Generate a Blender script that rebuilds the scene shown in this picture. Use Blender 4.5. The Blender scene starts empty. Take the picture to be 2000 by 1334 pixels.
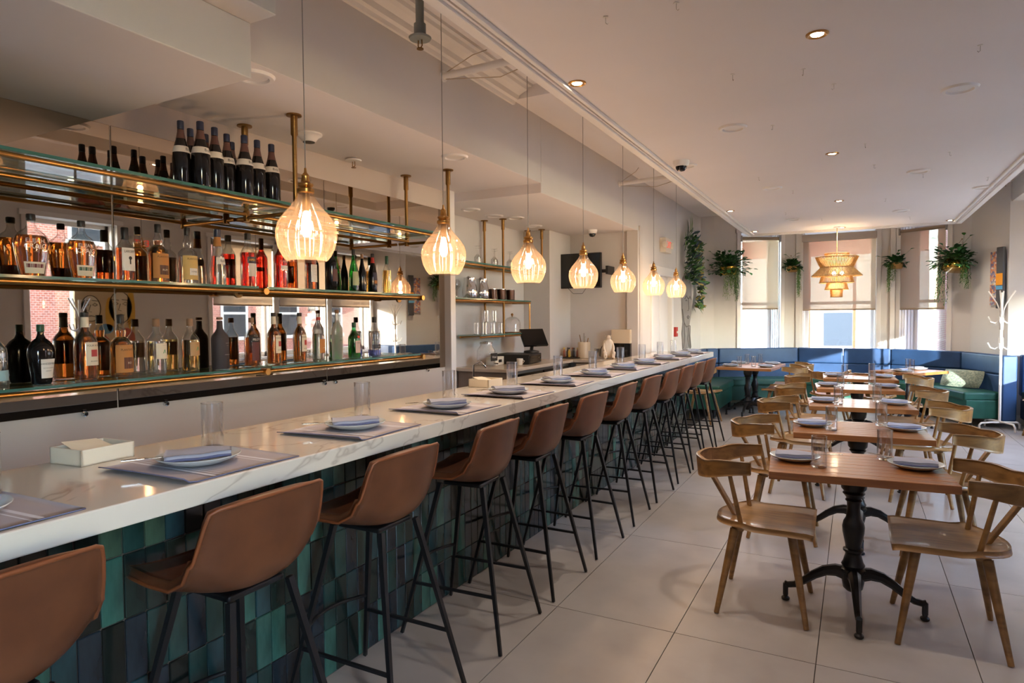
import bpy, math, random
from math import sin, cos, pi, radians
from mathutils import Vector, Matrix
random.seed(7)
C = bpy.context.scene.collection
S = bpy.context.scene
# ---------------------------------------------------------------- camera
CAM_H, F_PX = 1.50, 1255.0
yaw, pit, rol = radians(28.15), radians(2.07), radians(-0.47)
fw = Vector((-sin(yaw)*cos(pit), cos(yaw)*cos(pit), -sin(pit)))
rt = Vector((cos(yaw), sin(yaw), 0)); up = rt.cross(fw)
r2 = rt*cos(rol)+up*sin(rol); u2 = -rt*sin(rol)+up*cos(rol)
cam = bpy.data.cameras.new('camera'); cam.sensor_width = 36; cam.lens = F_PX*36/2000
cam.clip_start = 0.05; cam.clip_end = 300
co = bpy.data.objects.new('camera', cam); C.objects.link(co)
co.matrix_world = Matrix(((r2.x, u2.x, -fw.x, 0), (r2.y, u2.y, -fw.y, 0), (r2.z, u2.z, -fw.z, CAM_H), (0, 0, 0, 1)))
S.camera = co
# ---------------------------------------------------------------- light and exposure
S.view_settings.view_transform = 'Standard'; S.view_settings.look = 'None'
S.view_settings.gamma = 1; S.view_settings.use_curve_mapping = False
S.view_settings.exposure = 1.62
W = bpy.data.worlds.new('sky'); S.world = W; W.use_nodes = True
wn = W.node_tree; wb = wn.nodes['Background']
sk = wn.nodes.new('ShaderNodeTexSky'); sk.sky_type = 'NISHITA'; sk.sun_disc = False
sk.sun_elevation = radians(42); sk.sun_rotation = radians(144); sk.air_density = 1.0; sk.dust_density = 0.4
wn.links.new(sk.outputs[0], wb.inputs[0]); wb.inputs[1].default_value = 2.1
SUN_DIR = Vector((-1.0, 1.4, -0.30))
def light(kind, name, loc, energy, color, **k):
    l = bpy.data.lights.new(name, kind); l.energy = energy; l.color = color
    for a, b in k.items(): setattr(l, a, b)
    o = bpy.data.objects.new(name, l); C.objects.link(o); o.location = loc; return o
so = light('SUN', 'sun', (6, -6, 6), 11.0, (1, .95, .88), angle=radians(.6))
so.rotation_euler = (-SUN_DIR).to_track_quat('Z', 'Y').to_euler()
def portal(loc, sx, sy, n):
    o = light('AREA', 'window_portal', loc, 0, (1, 1, 1), shape='RECTANGLE', size=sx, size_y=sy)
    o.data.cycles.is_portal = True
    o.rotation_euler = Vector(n).to_track_quat('-Z', 'Y').to_euler(); return o
portal((-.28, 12.75, 1.8), 2.6, 2.2, (0, -1, 0))
portal((3.0, 8.82, 1.7), 2.1, 3.9, (-1, 0, 0)).rotation_euler = (radians(90), 0, radians(90))
portal((3.0, 4.85, 1.7), 2.2, 1.15, (-1, 0, 0)).rotation_euler = (radians(90), 0, radians(90))
portal((3.0, -1.3, 1.6), 2.4, 1.0, (-1, 0, 0)).rotation_euler = (radians(90), 0, radians(90))
for x in (-1.375, -.18, 1.13):
    for y in (.9, 3.36, 5.8, 8.25, 10.55):
        if (x > 1 and y < 9) or (y < 1 and x < -1): continue
        o = light('SPOT', 'downlight_lamp', (x, y, 2.785), 16, (1, .86, .72), spot_size=radians(125), spot_blend=.7, shadow_soft_size=.03)
cy = S.cycles
cy.use_denoising = True; cy.max_bounces = 9; cy.transparent_max_bounces = 24; cy.transmission_bounces = 9
cy.diffuse_bounces = 5; cy.glossy_bounces = 5; cy.caustics_reflective = False; cy.caustics_refractive = False
cy.sample_clamp_indirect = 6.0; cy.use_adaptive_sampling = True; cy.adaptive_threshold = .02
# ---------------------------------------------------------------- mesh helper
class MB:
    def __init__(s): s.v = []; s.f = []; s.m = []
    def add(s, vs, fs, m=0, T=None):
        b = len(s.v)
        s.v += [tuple(T @ Vector(p)) if T else tuple(p) for p in vs]
        s.f += [tuple(b+i for i in f) for f in fs]; s.m += [m]*len(fs); return s
    def box(s, x0, x1, y0, y1, z0, z1, m=0, T=None):
        return s.add([(x0,y0,z0),(x1,y0,z0),(x1,y1,z0),(x0,y1,z0),(x0,y0,z1),(x1,y0,z1),(x1,y1,z1),(x0,y1,z1)],
                     [(0,3,2,1),(4,5,6,7),(0,1,5,4),(1,2,6,5),(2,3,7,6),(3,0,4,7)], m, T)
    def prism(s, poly, z0, z1, m=0, T=None):
        n = len(poly)
        return s.add([(x,y,z0) for x,y in poly]+[(x,y,z1) for x,y in poly],
                     [tuple(range(n-1,-1,-1)), tuple(range(n,2*n))]+[(i,(i+1)%n,n+(i+1)%n,n+i) for i in range(n)], m, T)
    def lathe(s, prof, n=20, m=0, T=None, rib=0, amp=0, cap=True):
        vs = []; fs = []
        for r, z in prof:
            for k in range(n):
                a = 2*pi*k/n; q = r*(1+amp*cos(rib*a)) if rib else r
                vs.append((q*cos(a), q*sin(a), z))
        for i in range(len(prof)-1):
            for k in range(n):
                k2 = (k+1) % n; fs.append((i*n+k, i*n+k2, (i+1)*n+k2, (i+1)*n+k))
        if cap:
            if prof[0][0] > 1e-4: fs.append(tuple(range(n-1,-1,-1)))
            if prof[-1][0] > 1e-4: fs.append(tuple(range((len(prof)-1)*n, len(prof)*n)))
        return s.add(vs, fs, m, T)
    def tube(s, pts, r, n=8, m=0, T=None, cap=True, flat=1.0):
        pts = [Vector(p) for p in pts]; N = len(pts); vs = []; fs = []
        rs = r if isinstance(r, (list, tuple)) else [r]*N
        t0 = (pts[1]-pts[0]).normalized(); ref = Vector((0,0,1)) if abs(t0.z) < .9 else Vector((1,0,0))
        u = t0.cross(ref).normalized()
        for i, p in enumerate(pts):
            t = (pts[min(i+1,N-1)]-pts[max(i-1,0)]).normalized()
            u = (u-t*u.dot(t)).normalized(); w = t.cross(u)
            for k in range(n):
                a = 2*pi*(k+.5)/n; vs.append(p+u*cos(a)*rs[i]+w*sin(a)*rs[i]*flat)
        for i in range(N-1):
            for k in range(n):
                k2 = (k+1)%n; fs.append((i*n+k, i*n+k2, (i+1)*n+k2, (i+1)*n+k))
        if cap: fs += [tuple(range(n-1,-1,-1)), tuple(range((N-1)*n, N*n))]
        return s.add(vs, fs, m, T)
    def grid(s, P, m=0, T=None, thick=0):
        nu, nv = len(P), len(P[0])
        vs = [Vector(p) for row in P for p in row]; fs = [(i*nv+j,(i+1)*nv+j,(i+1)*nv+j+1,i*nv+j+1) for i in range(nu-1) for j in range(nv-1)]
        if thick:
            nn = [Vector() for _ in vs]
            for f in fs:
                q = (vs[f[1]]-vs[f[0]]).cross(vs[f[3]]-vs[f[0]])
                for i in f: nn[i] += q
            b = len(vs); vs += [v-nn[i].normalized()*thick for i, v in enumerate(vs)]
            fs += [tuple(b+i for i in reversed(f)) for f in fs]
            ed = [i*nv for i in range(nu)]+[(nu-1)*nv+j for j in range(1,nv)]+[i*nv+nv-1 for i in range(nu-2,-1,-1)]+[j for j in range(nv-2,0,-1)]
            fs += [(ed[k], b+ed[k], b+ed[(k+1)%len(ed)], ed[(k+1)%len(ed)])[::-1] for k in range(len(ed))]
        return s.add(vs, fs, m, T)
    def build(s, name, mats, parent=None, smooth=False, bevel=0, sub=0, seg=2, **tags):
        me = bpy.data.meshes.new(name); me.from_pydata(s.v, [], s.f)
        for m in (mats if isinstance(mats, (list, tuple)) else [mats]): me.materials.append(m)
        me.polygons.foreach_set('material_index', s.m); me.update(); me.validate()
        if smooth:
            me.polygons.foreach_set('use_smooth', [True]*len(me.polygons))
            if smooth is True: me.set_sharp_from_angle(angle=radians(38))
        o = bpy.data.objects.new(name, me); C.objects.link(o); o.parent = parent
        if bevel:
            b = o.modifiers.new('b', 'BEVEL'); b.width = bevel; b.segments = seg; b.limit_method = 'ANGLE'; b.angle_limit = radians(50)
        if sub: q = o.modifiers.new('s', 'SUBSURF'); q.levels = q.render_levels = sub
        for k, v in tags.items(): o[k] = v
        return o
def TR(x=0, y=0, z=0, rz=0, rx=0, ry=0, sc=1):
    return Matrix.Translation((x,y,z)) @ Matrix.Rotation(rz,4,'Z') @ Matrix.Rotation(ry,4,'Y') @ Matrix.Rotation(rx,4,'X') @ Matrix.Scale(sc,4)
def thing(name, label, cat, loc=(0,0,0), rz=0, group=None):
    o = bpy.data.objects.new(name, None); C.objects.link(o); o.empty_display_size = .05
    o.location = loc; o.rotation_euler = (0,0,rz); o['label'] = label; o['category'] = cat
    if group: o['group'] = group
    return o
def tag(o, label, cat, group=None):
    o['label'] = label; o['category'] = cat
    if group: o['group'] = group
    return o
def struct(name, mb, m, parent=None, **k): return mb.build(name, m, parent, kind='structure', **k)
def copy_tree(o, parent=None):
    c = o.copy(); C.objects.link(c)
    if parent: c.parent = parent
    for ch in o.children: copy_tree(ch, c)
    return c
def dup(o, loc, rz=0, label=None, group=None, sc=None):
    c = copy_tree(o); c.location = loc; c.rotation_euler = (0,0,rz)
    if label: c['label'] = label
    if group: c['group'] = group
    if sc: c.scale = (sc,sc,sc)
    return c
_tc = {}
def text_geo(body):
    if body not in _tc:
        cu = bpy.data.curves.new('t', 'FONT'); cu.body = body; cu.size = 1; cu.align_x = 'CENTER'; cu.align_y = 'CENTER'; cu.resolution_u = 3
        o = bpy.data.objects.new('t', cu); C.objects.link(o); bpy.context.view_layer.update()
        me = o.evaluated_get(bpy.context.evaluated_depsgraph_get()).to_mesh()
        g = ([tuple(v.co) for v in me.vertices], [tuple(p.vertices) for p in me.polygons])
        w = max(v[0] for v in g[0])-min(v[0] for v in g[0])
        _tc[body] = (g[0], g[1], w); bpy.data.objects.remove(o); bpy.data.curves.remove(cu)
    return _tc[body]
def text_on(mb, body, size, T, m=0, R=None, maxw=None, off=.0006):
    """flat text in the local xz plane facing -y; with R it wraps a cylinder about local z (front at -y)"""
    vs, fs, w = text_geo(body); sx = size
    if maxw and w*size > maxw: sx = maxw/w
    out = []
    for x, y, z in vs:
        if R: a = x*sx/R; out.append((sin(a)*(R+off), -cos(a)*(R+off), y*size))
        else: out.append((x*sx, -off, y*size))
    mb.add(out, fs, m, T)
# ---------------------------------------------------------------- materials
def lin(c): return tuple(((v/12.92) if v <= .04045 else ((v+.055)/1.055)**2.4) for v in c)
def hx(h): return lin(tuple(int(h[i:i+2],16)/255 for i in (0,2,4)))
def mat(name, col, rough=.5, metal=0, spec=.5, **k):
    m = bpy.data.materials.new(name); m.use_nodes = True; nt = m.node_tree; b = nt.nodes['Principled BSDF']
    b.inputs['Base Color'].default_value = (*col, 1); b.inputs['Roughness'].default_value = rough; b.inputs['Metallic'].default_value = metal
    b.inputs['Specular IOR Level'].default_value = spec
    if k.get('trans'): b.inputs['Transmission Weight'].default_value = k['trans']; b.inputs['IOR'].default_value = k.get('ior', 1.45)
    if k.get('emit'): b.inputs['Emission Color'].default_value = (*k['emit'][0],1); b.inputs['Emission Strength'].default_value = k['emit'][1]
    if k.get('coat'): b.inputs['Coat Weight'].default_value = k['coat']; b.inputs['Coat Roughness'].default_value = .08
    if k.get('col2'):
        tc = nt.nodes.new('ShaderNodeTexCoord'); mp = nt.nodes.new('ShaderNodeMapping'); mp.inputs['Scale'].default_value = k.get('scale', (4,4,4))
        nz = nt.nodes.new('ShaderNodeTexNoise'); nz.inputs['Scale'].default_value = 1; nz.inputs['Detail'].default_value = k.get('detail', 5); nz.inputs['Distortion'].default_value = k.get('dist', 0)
        cr = nt.nodes.new('ShaderNodeValToRGB'); e = cr.color_ramp.elements
        e[0].position, e[1].position = k.get('pos', (.35,.65)); e[0].color = (*col,1); e[1].color = (*k['col2'],1)
        nt.links.new(tc.outputs[k.get('co','Object')], mp.inputs[0]); nt.links.new(mp.outputs[0], nz.inputs['Vector']); nt.links.new(nz.outputs[0], cr.inputs[0])
        nt.links.new(cr.outputs[0], b.inputs['Base Color'])
        if k.get('bump'):
            bp = nt.nodes.new('ShaderNodeBump'); bp.inputs['Strength'].default_value = k['bump']; bp.inputs['Distance'].default_value = k.get('bd', .004)
            nt.links.new(nz.outputs[0], bp.inputs['Height']); nt.links.new(bp.outputs[0], b.inputs['Normal'])
    return m
def thin_glass(name, tint=(1,1,1), refl=.12, rough=.0, trl=0, trc=(1,1,1), edge=.6):
    """clear thin glass: see-through, mirror-like at grazing angles"""
    m = bpy.data.materials.new(name); m.use_nodes = True; nt = m.node_tree; nt.nodes.clear(); L = nt.links.new
    out = nt.nodes.new('ShaderNodeOutputMaterial'); tr = nt.nodes.new('ShaderNodeBsdfTransparent'); gl = nt.nodes.new('ShaderNodeBsdfGlossy')
    tr.inputs[0].default_value = (*tint,1); gl.inputs['Roughness'].default_value = rough
    lw = nt.nodes.new('ShaderNodeLayerWeight'); lw.inputs[0].default_value = .35
    mp = nt.nodes.new('ShaderNodeMapRange'); mp.inputs[3].default_value = refl; mp.inputs[4].default_value = edge
    mx = nt.nodes.new('ShaderNodeMixShader'); L(lw.outputs['Facing'], mp.inputs[0]); L(mp.outputs[0], mx.inputs[0]); L(tr.outputs[0], mx.inputs[1]); L(gl.outputs[0], mx.inputs[2])
    last = mx
    if trl:
        t2 = nt.nodes.new('ShaderNodeBsdfTranslucent'); t2.inputs[0].default_value = (*trc,1); m2 = nt.nodes.new('ShaderNodeMixShader'); m2.inputs[0].default_value = trl
        L(mx.outputs[0], m2.inputs[1]); L(t2.outputs[0], m2.inputs[2]); last = m2
    L(last.outputs[0], out.inputs[0]); return m
def emis(name, col, st):
    m = bpy.data.materials.new(name); m.use_nodes = True; nt = m.node_tree; nt.nodes.clear()
    o = nt.nodes.new('ShaderNodeOutputMaterial'); e = nt.nodes.new('ShaderNodeEmission'); e.inputs[0].default_value = (*col,1); e.inputs[1].default_value = st
    nt.links.new(e.outputs[0], o.inputs[0]); return m
WHITE = mat('wall_paint', hx('d2ccc8'), .7, col2=hx('cbc5c0'), scale=(1.2,1.2,1.2))
WALLG = mat('grey_wall_paint', hx('d6d2ce'), .7, col2=hx('cfcbc6'), scale=(1,1,1))
CEIL = mat('ceiling_paint', hx('e6e1df'), .75, col2=hx('e1dcd9'), scale=(.8,.8,.8))
TRIM = mat('trim_paint', hx('e4e1dd'), .45)
BRASS = mat('brushed_brass', hx('b98a4e'), .28, 1)
BRASSD = mat('aged_brass', hx('8c6a3d'), .35, 1)
BLACK = mat('black_metal', hx('17181c'), .42, .2)
IRON = mat('black_cast_iron', hx('131418'), .38, .1)
LEATHER = mat('tan_leather', hx('663d26'), .38, col2=hx('57321e'), scale=(9,9,9), bump=.12, bd=.002)
WOODC = mat('oak_chair_wood', hx('9c7442'), .42, col2=hx('75552f'), scale=(4,22,22), detail=6, dist=.6, coat=.15)
WOODT = mat('table_wood', hx('a46a38'), .38, col2=hx('7d4d27'), scale=(2,30,30), detail=6, dist=.5, coat=.15)
BLUEL = mat('blue_leather', hx('2b4870'), .45, spec=.35, col2=hx('243e62'), scale=(5,5,5))
GREENL = mat('green_leather', hx('265a4a'), .42, spec=.35, col2=hx('1f4c40'), scale=(5,5,5))
CERAM = mat('plate_ceramic', hx('c3ccd2'), .2)
CLOTH = mat('blue_napkin_cloth', hx('a0a5b9'), .85)
CLOTHD = mat('navy_cloth_edge', hx('666c90'), .85)
CLOTHW = mat('white_cloth_stripe', hx('dcdde6'), .85)
PAPER = mat('napkin_paper', hx('e6ddc8'), .8); BOXW = mat('white_lacquer', hx('e4dccb'), .35)
STEEL = mat('steel', hx('b9b6b0'), .22, 1); CHROME = mat('chrome', hx('d8d8d8'), .08, 1)
CLEAR = thin_glass('tumbler_glass', (.995,.995,.995), .07, edge=.7)
PANE = thin_glass('window_glass', (.97,.99,.99), .04, edge=.5)
SHELFG = thin_glass('shelf_glass', (.78,.93,.88), .10, edge=.6)
GEDGE = mat('glass_edge', hx('3c6b62'), .15)
DARKG = mat('black_gloss', hx('0b0c0e'), .12); BLK = mat('black_plastic', hx('141414'), .5)
LAB = mat('label_paper', hx('d9cdb6'), .7); LABW = mat('white_label', hx('dedad2'), .7); INK = mat('print_ink', hx('1c1a19'), .7)
RED = mat('red_print', hx('b5322a'), .6); GOLD = mat('gold_foil', hx('c79a4a'), .4, .6); ORANGE = mat('orange_label', hx('b57a3e'), .65)
GRNI = mat('green_print', hx('3f8d5c'), .6); PINKL = mat('pink_label', hx('cdb3aa'), .7)
ORD = ['first','second','third','fourth','fifth','sixth','seventh','eighth','ninth','tenth','eleventh','twelfth','thirteenth','fourteenth','fifteenth','sixteenth','seventeenth','eighteenth']
# ---------------------------------------------------------------- floor: large stone tiles in recessed joints
FL = mat('stone_floor_tile', hx('aaa4a0'), .34, col2=hx('9c9591'), scale=(3.2,3.2,3.2), detail=8, pos=(.3,.7), spec=.4)
GROUT = mat('dark_grout', hx('3c3633'), .8)
floor = struct('floor', MB().box(-2.4,3.0,-3,12.6,-.05,-.006), GROUT)
tm = {}
for k in range(8):
    for j in range(11):
        x0 = -1.963+.6085*k; y0 = -.705+1.2375*(j)-0.001
        if y0 > 12: continue
        if 'o' not in tm:
            o = MB().box(.002,.6065,.002,1.2355,-.006,0).build('tile', FL, floor, bevel=0, kind='structure'); tm['o'] = o
        else:
            o = tm['o'].copy(); C.objects.link(o)
        o.location = (x0, y0, 0)
# ---------------------------------------------------------------- left side walls, bulkheads and soffits above the bar
struct('wall_bar', MB().box(-3.45,-3.262,-3,4.81,0,2.66), mat('bar_wall_paint', hx('cbbdb1'), .6))
struct('trim_1', MB().box(-3.66,-3.19,4.812,4.89,0,2.66), TRIM, bevel=.004)
struct('wall_niche', MB().box(-3.72,-3.62,4.89,7.9,0,2.62).box(-3.72,-2.34,7.72,7.82,0,2.62), WHITE)
struct('pillar', MB().box(-3.62,-3.265,7.08,7.72,0,2.56), WHITE, bevel=.004)
struct('trim_2', MB().box(-2.49,-2.35,7.66,7.80,0,2.56), WHITE, bevel=.004)
struct('soffit_ceiling', MB().box(-3.45,-2.362,1.8,4.955,2.64,2.72).box(-3.72,-2.362,4.95,7.82,2.56,2.66), CEIL)
struct('bulkhead_beam', MB().box(-3.45,-2.15,-3,1.82,2.47,2.69).box(-3.45,-2.01,-3,1.825,2.69,3.28), WALLG, bevel=.004)
struct('fascia_wall', MB().box(-2.46,-2.36,-3,4.951,2.642,3.28).box(-2.46,-2.36,4.957,7.8,2.562,3.28), WALLG)
# wall beside the bar end, with the doorway
struct('wall_left', MB().box(-2.46,-2.36,7.8,8.3,0,3.28).box(-2.46,-2.36,8.3,9.28,2.08,3.28).box(-2.46,-2.36,9.28,11.3,0,3.28), WALLG)
fr = struct('door_1', MB().box(-2.45,-2.335,8.22,8.31,0,2.17).box(-2.45,-2.335,9.27,9.36,0,2.17).box(-2.45,-2.33,8.2,9.38,2.07,2.19), TRIM, bevel=.006)
d = MB().box(-2.44,-2.40,8.31,9.27,.01,2.07)
for y0, y1 in ((8.43,8.75),(8.83,9.15)):
    for z0, z1 in ((.25,.9),(1.02,1.92)): d.box(-2.405,-2.392,y0,y1,z0,z1)
struct('door_panel', d, TRIM, fr, bevel=.006)
struct('door_handle', MB().tube([(-2.40,9.2,1.0),(-2.34,9.2,1.0),(-2.34,9.1,1.0)],.01), STEEL, fr, smooth=True)
struct('wall_corner', MB().add([(-2.36,11.3,0),(-2.16,11.45,0),(-2.3,11.7,0),(-2.6,11.5,0),(-2.36,11.3,3.28),(-2.16,11.45,3.28),(-2.3,11.7,3.28),(-2.6,11.5,3.28)],
    [(0,1,5,4),(1,2,6,5),(2,3,7,6),(3,0,4,7)]), WALLG)
struct('ceiling', MB().box(-3.8,3.0,-3.1,13.0,3.28,3.36), CEIL)
# crown moulding along the fascia top, two stepped runs
cr = MB()
prof = [(0,-.13),(.02,-.13),(.03,-.11),(.05,-.10),(.06,-.07),(.10,-.05),(.13,-.04),(.14,-.02),(.17,-.02),(.17,0),(0,0)]
cr.add([(-2.36+a, y, 3.28+b) for y in (1.825,4.45) for a,b in prof], [tuple(range(11)), tuple(range(21,10,-1))]+[(i,i+11,(i+1)%11+11,(i+1)%11) for i in range(11)])
struct('crown_moulding', cr, TRIM)
struct('ceiling_drop_panel', MB().box(-2.36,-1.53,4.46,11.2,3.19,3.28), CEIL)
# ---------------------------------------------------------------- dropped tray ceiling over the dining room
tray = struct('ceiling_tray', MB().box(-1.53,1.28,-3,10.93,2.80,2.93), CEIL)
def rim(a, b, z0, z1):
    m = MB()
    for x in (-1.53, 1.28):
        s = 1 if x < 0 else -1; xa, xb = sorted((x+s*a, x+s*b)); m.box(xa, xb, -3, 10.93-a, z0, z1)
    return m.box(-1.53+b, 1.28-b, 10.93-b, 10.93-a, z0, z1)
struct('tray_moulding', rim(-.012,.045,2.772,2.94), TRIM, tray, bevel=.006)
struct('tray_moulding', rim(.045,.06,2.786,2.81), CEIL, tray)
struct('tray_moulding', rim(.075,.10,2.780,2.805), TRIM, tray, bevel=.005)
struct('ceiling_beam', MB().box(1.84,1.98,-3,10.86,3.02,3.28), WALLG)
# ---------------------------------------------------------------- bay and right walls with cut openings
def facet(name, p0, p1, holes, m=WALLG, th=.30, z1=3.28):
    p0, p1 = Vector((*p0,0)), Vector((*p1,0)); d = p1-p0; L = d.length; a = math.atan2(d.y, d.x)
    T = TR(p0.x, p0.y, 0, a); mb = MB(); s = 0
    for (h0,h1,z0,zt) in holes:
        if h0 > s: mb.box(s,h0,0,th,0,z1)
        mb.box(h0,h1,0,th,0,z0); mb.box(h0,h1,0,th,zt,z1); s = h1
    if s < L: mb.box(s,L,0,th,0,z1)
    m2 = MB(); m2.v = [tuple(T @ Vector(v)) for v in mb.v]; m2.f = mb.f; m2.m = mb.m
    struct(name, m2, m); return T
JAMB = TRIM
def window(n, T, h0, h1, z0, z1, mid=1.72, casing=.07, depth=.2, st=.05, cas=True):
    def tb(): return MB()
    o = bpy.data.objects.new('window_%d' % n, None); C.objects.link(o); o['kind'] = 'structure'; o.matrix_world = T
    if cas:
        c = MB().box(h0-casing,h0,-.03,.0,z0-.06,z1+casing).box(h1,h1+casing,-.03,.0,z0-.06,z1+casing).box(h0-casing-.02,h1+casing+.02,-.04,0,z1,z1+casing).box(h0-casing-.02,h1+casing+.02,-.06,0,z0-.07,z0-.02)
        struct('window_casing', c, JAMB, o, bevel=.005)
    j = MB()
    for k in range(int((depth-.02)/.045)):   # stepped reveal mouldings down each jamb
        y = .03+k*.045; w = .012+.008*(k%2)
        j.box(h0,h0+w,y,y+.03,z0,z1).box(h1-w,h1,y,y+.03,z0,z1)
    struct('window_jamb', j, JAMB, o, bevel=.004)
    f = MB().box(h0,h1,depth,depth+.05,z0,z0+.09).box(h0,h1,depth,depth+.05,z1-.06,z1).box(h0,h0+st,depth,depth+.05,z0,z1).box(h1-st,h1,depth,depth+.05,z0,z1)
    if mid: f.box(h0,h1,depth-.02,depth+.05,mid-.025,mid+.025)
    struct('window_frame', f, JAMB, o, bevel=.004)
    zz = [z0+.05, mid-.02, mid+.02, z1-.05] if mid else [z0+.05, z1-.05]
    for i in range(0, len(zz), 2): struct('window_pane', MB().box(h0+.04,h1-.04,depth+.02,depth+.026,zz[i],zz[i+1]), PANE, o)
    return o
TL_ = facet('wall_bay_left', (-2.16,11.45), (-.90,12.2), [(.46,1.16,.72,2.93)], th=.44)
TC_ = facet('wall_bay_centre', (-.90,12.2), (.54,12.2), [(.09,1.19,.72,2.93)], th=.44)
TR_ = facet('wall_bay_right', (.54,12.2), (1.49,11.55), [(.12,.83,.72,2.93)], th=.44)
facet('wall_bay_end', (1.49,11.55), (1.82,10.88), [])
window(1, TL_, .46,1.16,.72,2.93,depth=.34,st=.07); window(2, TC_, .09,1.19,.72,2.93,depth=.34,st=.07); window(3, TR_, .12,.83,.72,2.93,depth=.34,st=.07)
struct('wall_pier', MB().box(1.82,3.0,10.86,11.1,0,3.28), WALLG)
struct('baseboard_pier', MB().box(1.81,2.7,10.835,10.86,0,.13), TRIM, bevel=.004)
XR = 2.7
TW = facet('wall_right', (XR,10.86), (XR,-3.0), [(.12,1.28,.85,2.85),(1.40,2.60,.85,2.85),(2.72,3.96,.85,2.85),(5.46,6.57,.55,2.85),(11.7,12.7,.4,2.85)], th=.28)  # last opening, unseen behind the camera, is added for cool fill light
for i, (a,b,z) in enumerate(((.12,1.28,.85),(1.40,2.60,.85),(2.72,3.96,.85),(5.46,6.57,.55),(11.7,12.7,.4))): window(4+i, TW, a,b,z,2.85, mid=1.9 if i < 3 else 0, depth=.18)  # the last window stands in the added fill light opening
facet('wall_back', (2.7,-3.0),(-3.8,-3.0), [], th=.12)
struct('trim_3', MB().box(-.02,.05,-.05,0,0,3.28,0,TR(-.9,12.2,0,0)).box(-.05,.02,-.05,0,0,3.28,0,TR(.54,12.2,0,0)), TRIM)
# ---------------------------------------------------------------- roller shades
def fabric(name, col, see):
    m = bpy.data.materials.new(name); m.use_nodes = True; nt = m.node_tree; nt.nodes.clear(); L = nt.links.new
    o = nt.nodes.new('ShaderNodeOutputMaterial'); t = nt.nodes.new('ShaderNodeBsdfTransparent'); t.inputs[0].default_value = (1,.93,.85,1)
    a = nt.nodes.new('ShaderNodeBsdfTranslucent'); a.inputs[0].default_value = (*col,1); b = nt.nodes.new('ShaderNodeBsdfDiffuse'); b.inputs[0].default_value = (*col,1)
    x = nt.nodes.new('ShaderNodeMixShader'); x.inputs[0].default_value = .32; y = nt.nodes.new('ShaderNodeMixShader'); y.inputs[0].default_value = see
    L(a.outputs[0],x.inputs[1]); L(b.outputs[0],x.inputs[2]); L(x.outputs[0],y.inputs[1]); L(t.outputs[0],y.inputs[2]); L(y.outputs[0],o.inputs[0]); return m
SHADE = fabric('shade_fabric', hx('ad9a84'), .22); SHADED = mat('shade_hem', hx('9c8a76'), .8)
def shade(T, a, b, zb, zt, label, n, cassette=False, y=-.02):
    r = thing('roller_shade', label, 'window shade', group='roller shades over the bay windows' if n < 4 else 'roller shades on the street side'); r.matrix_world = T
    MB().box(a,b,y,y+.003,zb,zt-.03).build('shade_fabric', SHADE, r)
    MB().box(a,b,y-.006,y+.008,zb-.012,zb+.014).build('hem_bar', SHADED, r, bevel=.004)
    if cassette: MB().box(a-.01,b+.01,y-.06,y+.02,zt-.12,zt).build('cassette', mat('shade_cassette', hx('b9afa6'), .6), r, bevel=.006)
    else:
        MB().tube([(a,y+.02,zt-.04),(b,y+.02,zt-.04)], .03, 14).build('roller', SHADED, r, smooth=True)
        MB().box(a-.03,a,y-.02,y+.07,zt-.1,zt+.01).box(b,b+.03,y-.02,y+.07,zt-.1,zt+.01).build('bracket', STEEL, r, bevel=.004)
shade(TL_, .48,1.12,1.625,2.88, 'beige roller shade half lowered over the narrow left bay window', 1)
shade(TC_, .085,1.185,1.60,2.885, 'wide beige roller shade with cassette over the centre bay window', 2, True)
shade(TR_, .12,.80,1.595,2.88, 'beige roller shade over the narrow right bay window', 3)
for i, (a,b) in enumerate(((.14,1.26),(1.42,2.58),(2.74,3.94))): shade(TW, a,b,1.76,2.83, 'beige roller shade on the street side, mirrored in the bar, %s from the bay' % ORD[i], 4)
# ---------------------------------------------------------------- street outside
def brick(name, c1, c2, mo, sc=4.0):
    m = mat(name, c1, .85); nt = m.node_tree; b = nt.nodes['Principled BSDF']; t = nt.nodes.new('ShaderNodeTexBrick'); tc = nt.nodes.new('ShaderNodeTexCoord')
    mp = nt.nodes.new('ShaderNodeMapping'); sw = nt.nodes.new('ShaderNodeSeparateXYZ'); cb = nt.nodes.new('ShaderNodeCombineXYZ'); ad = nt.nodes.new('ShaderNodeMath')
    nt.links.new(tc.outputs['Object'], sw.inputs[0]); nt.links.new(sw.outputs[0], ad.inputs[0]); nt.links.new(sw.outputs[1], ad.inputs[1]); nt.links.new(ad.outputs[0], cb.inputs[0]); nt.links.new(sw.outputs[2], cb.inputs[1])
    t.inputs['Color1'].default_value = (*c1,1); t.inputs['Color2'].default_value = (*c2,1); t.inputs['Mortar'].default_value = (*mo,1); t.inputs['Scale'].default_value = sc
    nt.links.new(cb.outputs[0], t.inputs[0]); nt.links.new(t.outputs[0], b.inputs[0]); return m
BR = brick('red_brick', hx('a35a47'), hx('8d4a3a'), hx('b9a89a')); BR2 = brick('grey_brick', hx('8f8a88'), hx('7c7775'), hx('a5a09c'))
STONE = mat('limestone', hx('c9c3b8'), .8); ROAD = mat('asphalt', hx('6b6a69'), .9); SIDEW = mat('sidewalk_concrete', hx('b5b0a8'), .85)
WG = mat('dark_window_glass', hx('2c3034'), .5, spec=.1); BLUEP = mat('blue_painted_wood', hx('8fa3bb'), .6)
struct('street', MB().box(-40,40,-20,60,-.5,-.35).box(3.05,4.6,-20,30,-.35,-.2).box(-20,20,12.6,14.5,-.35,-.2), ROAD)
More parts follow.
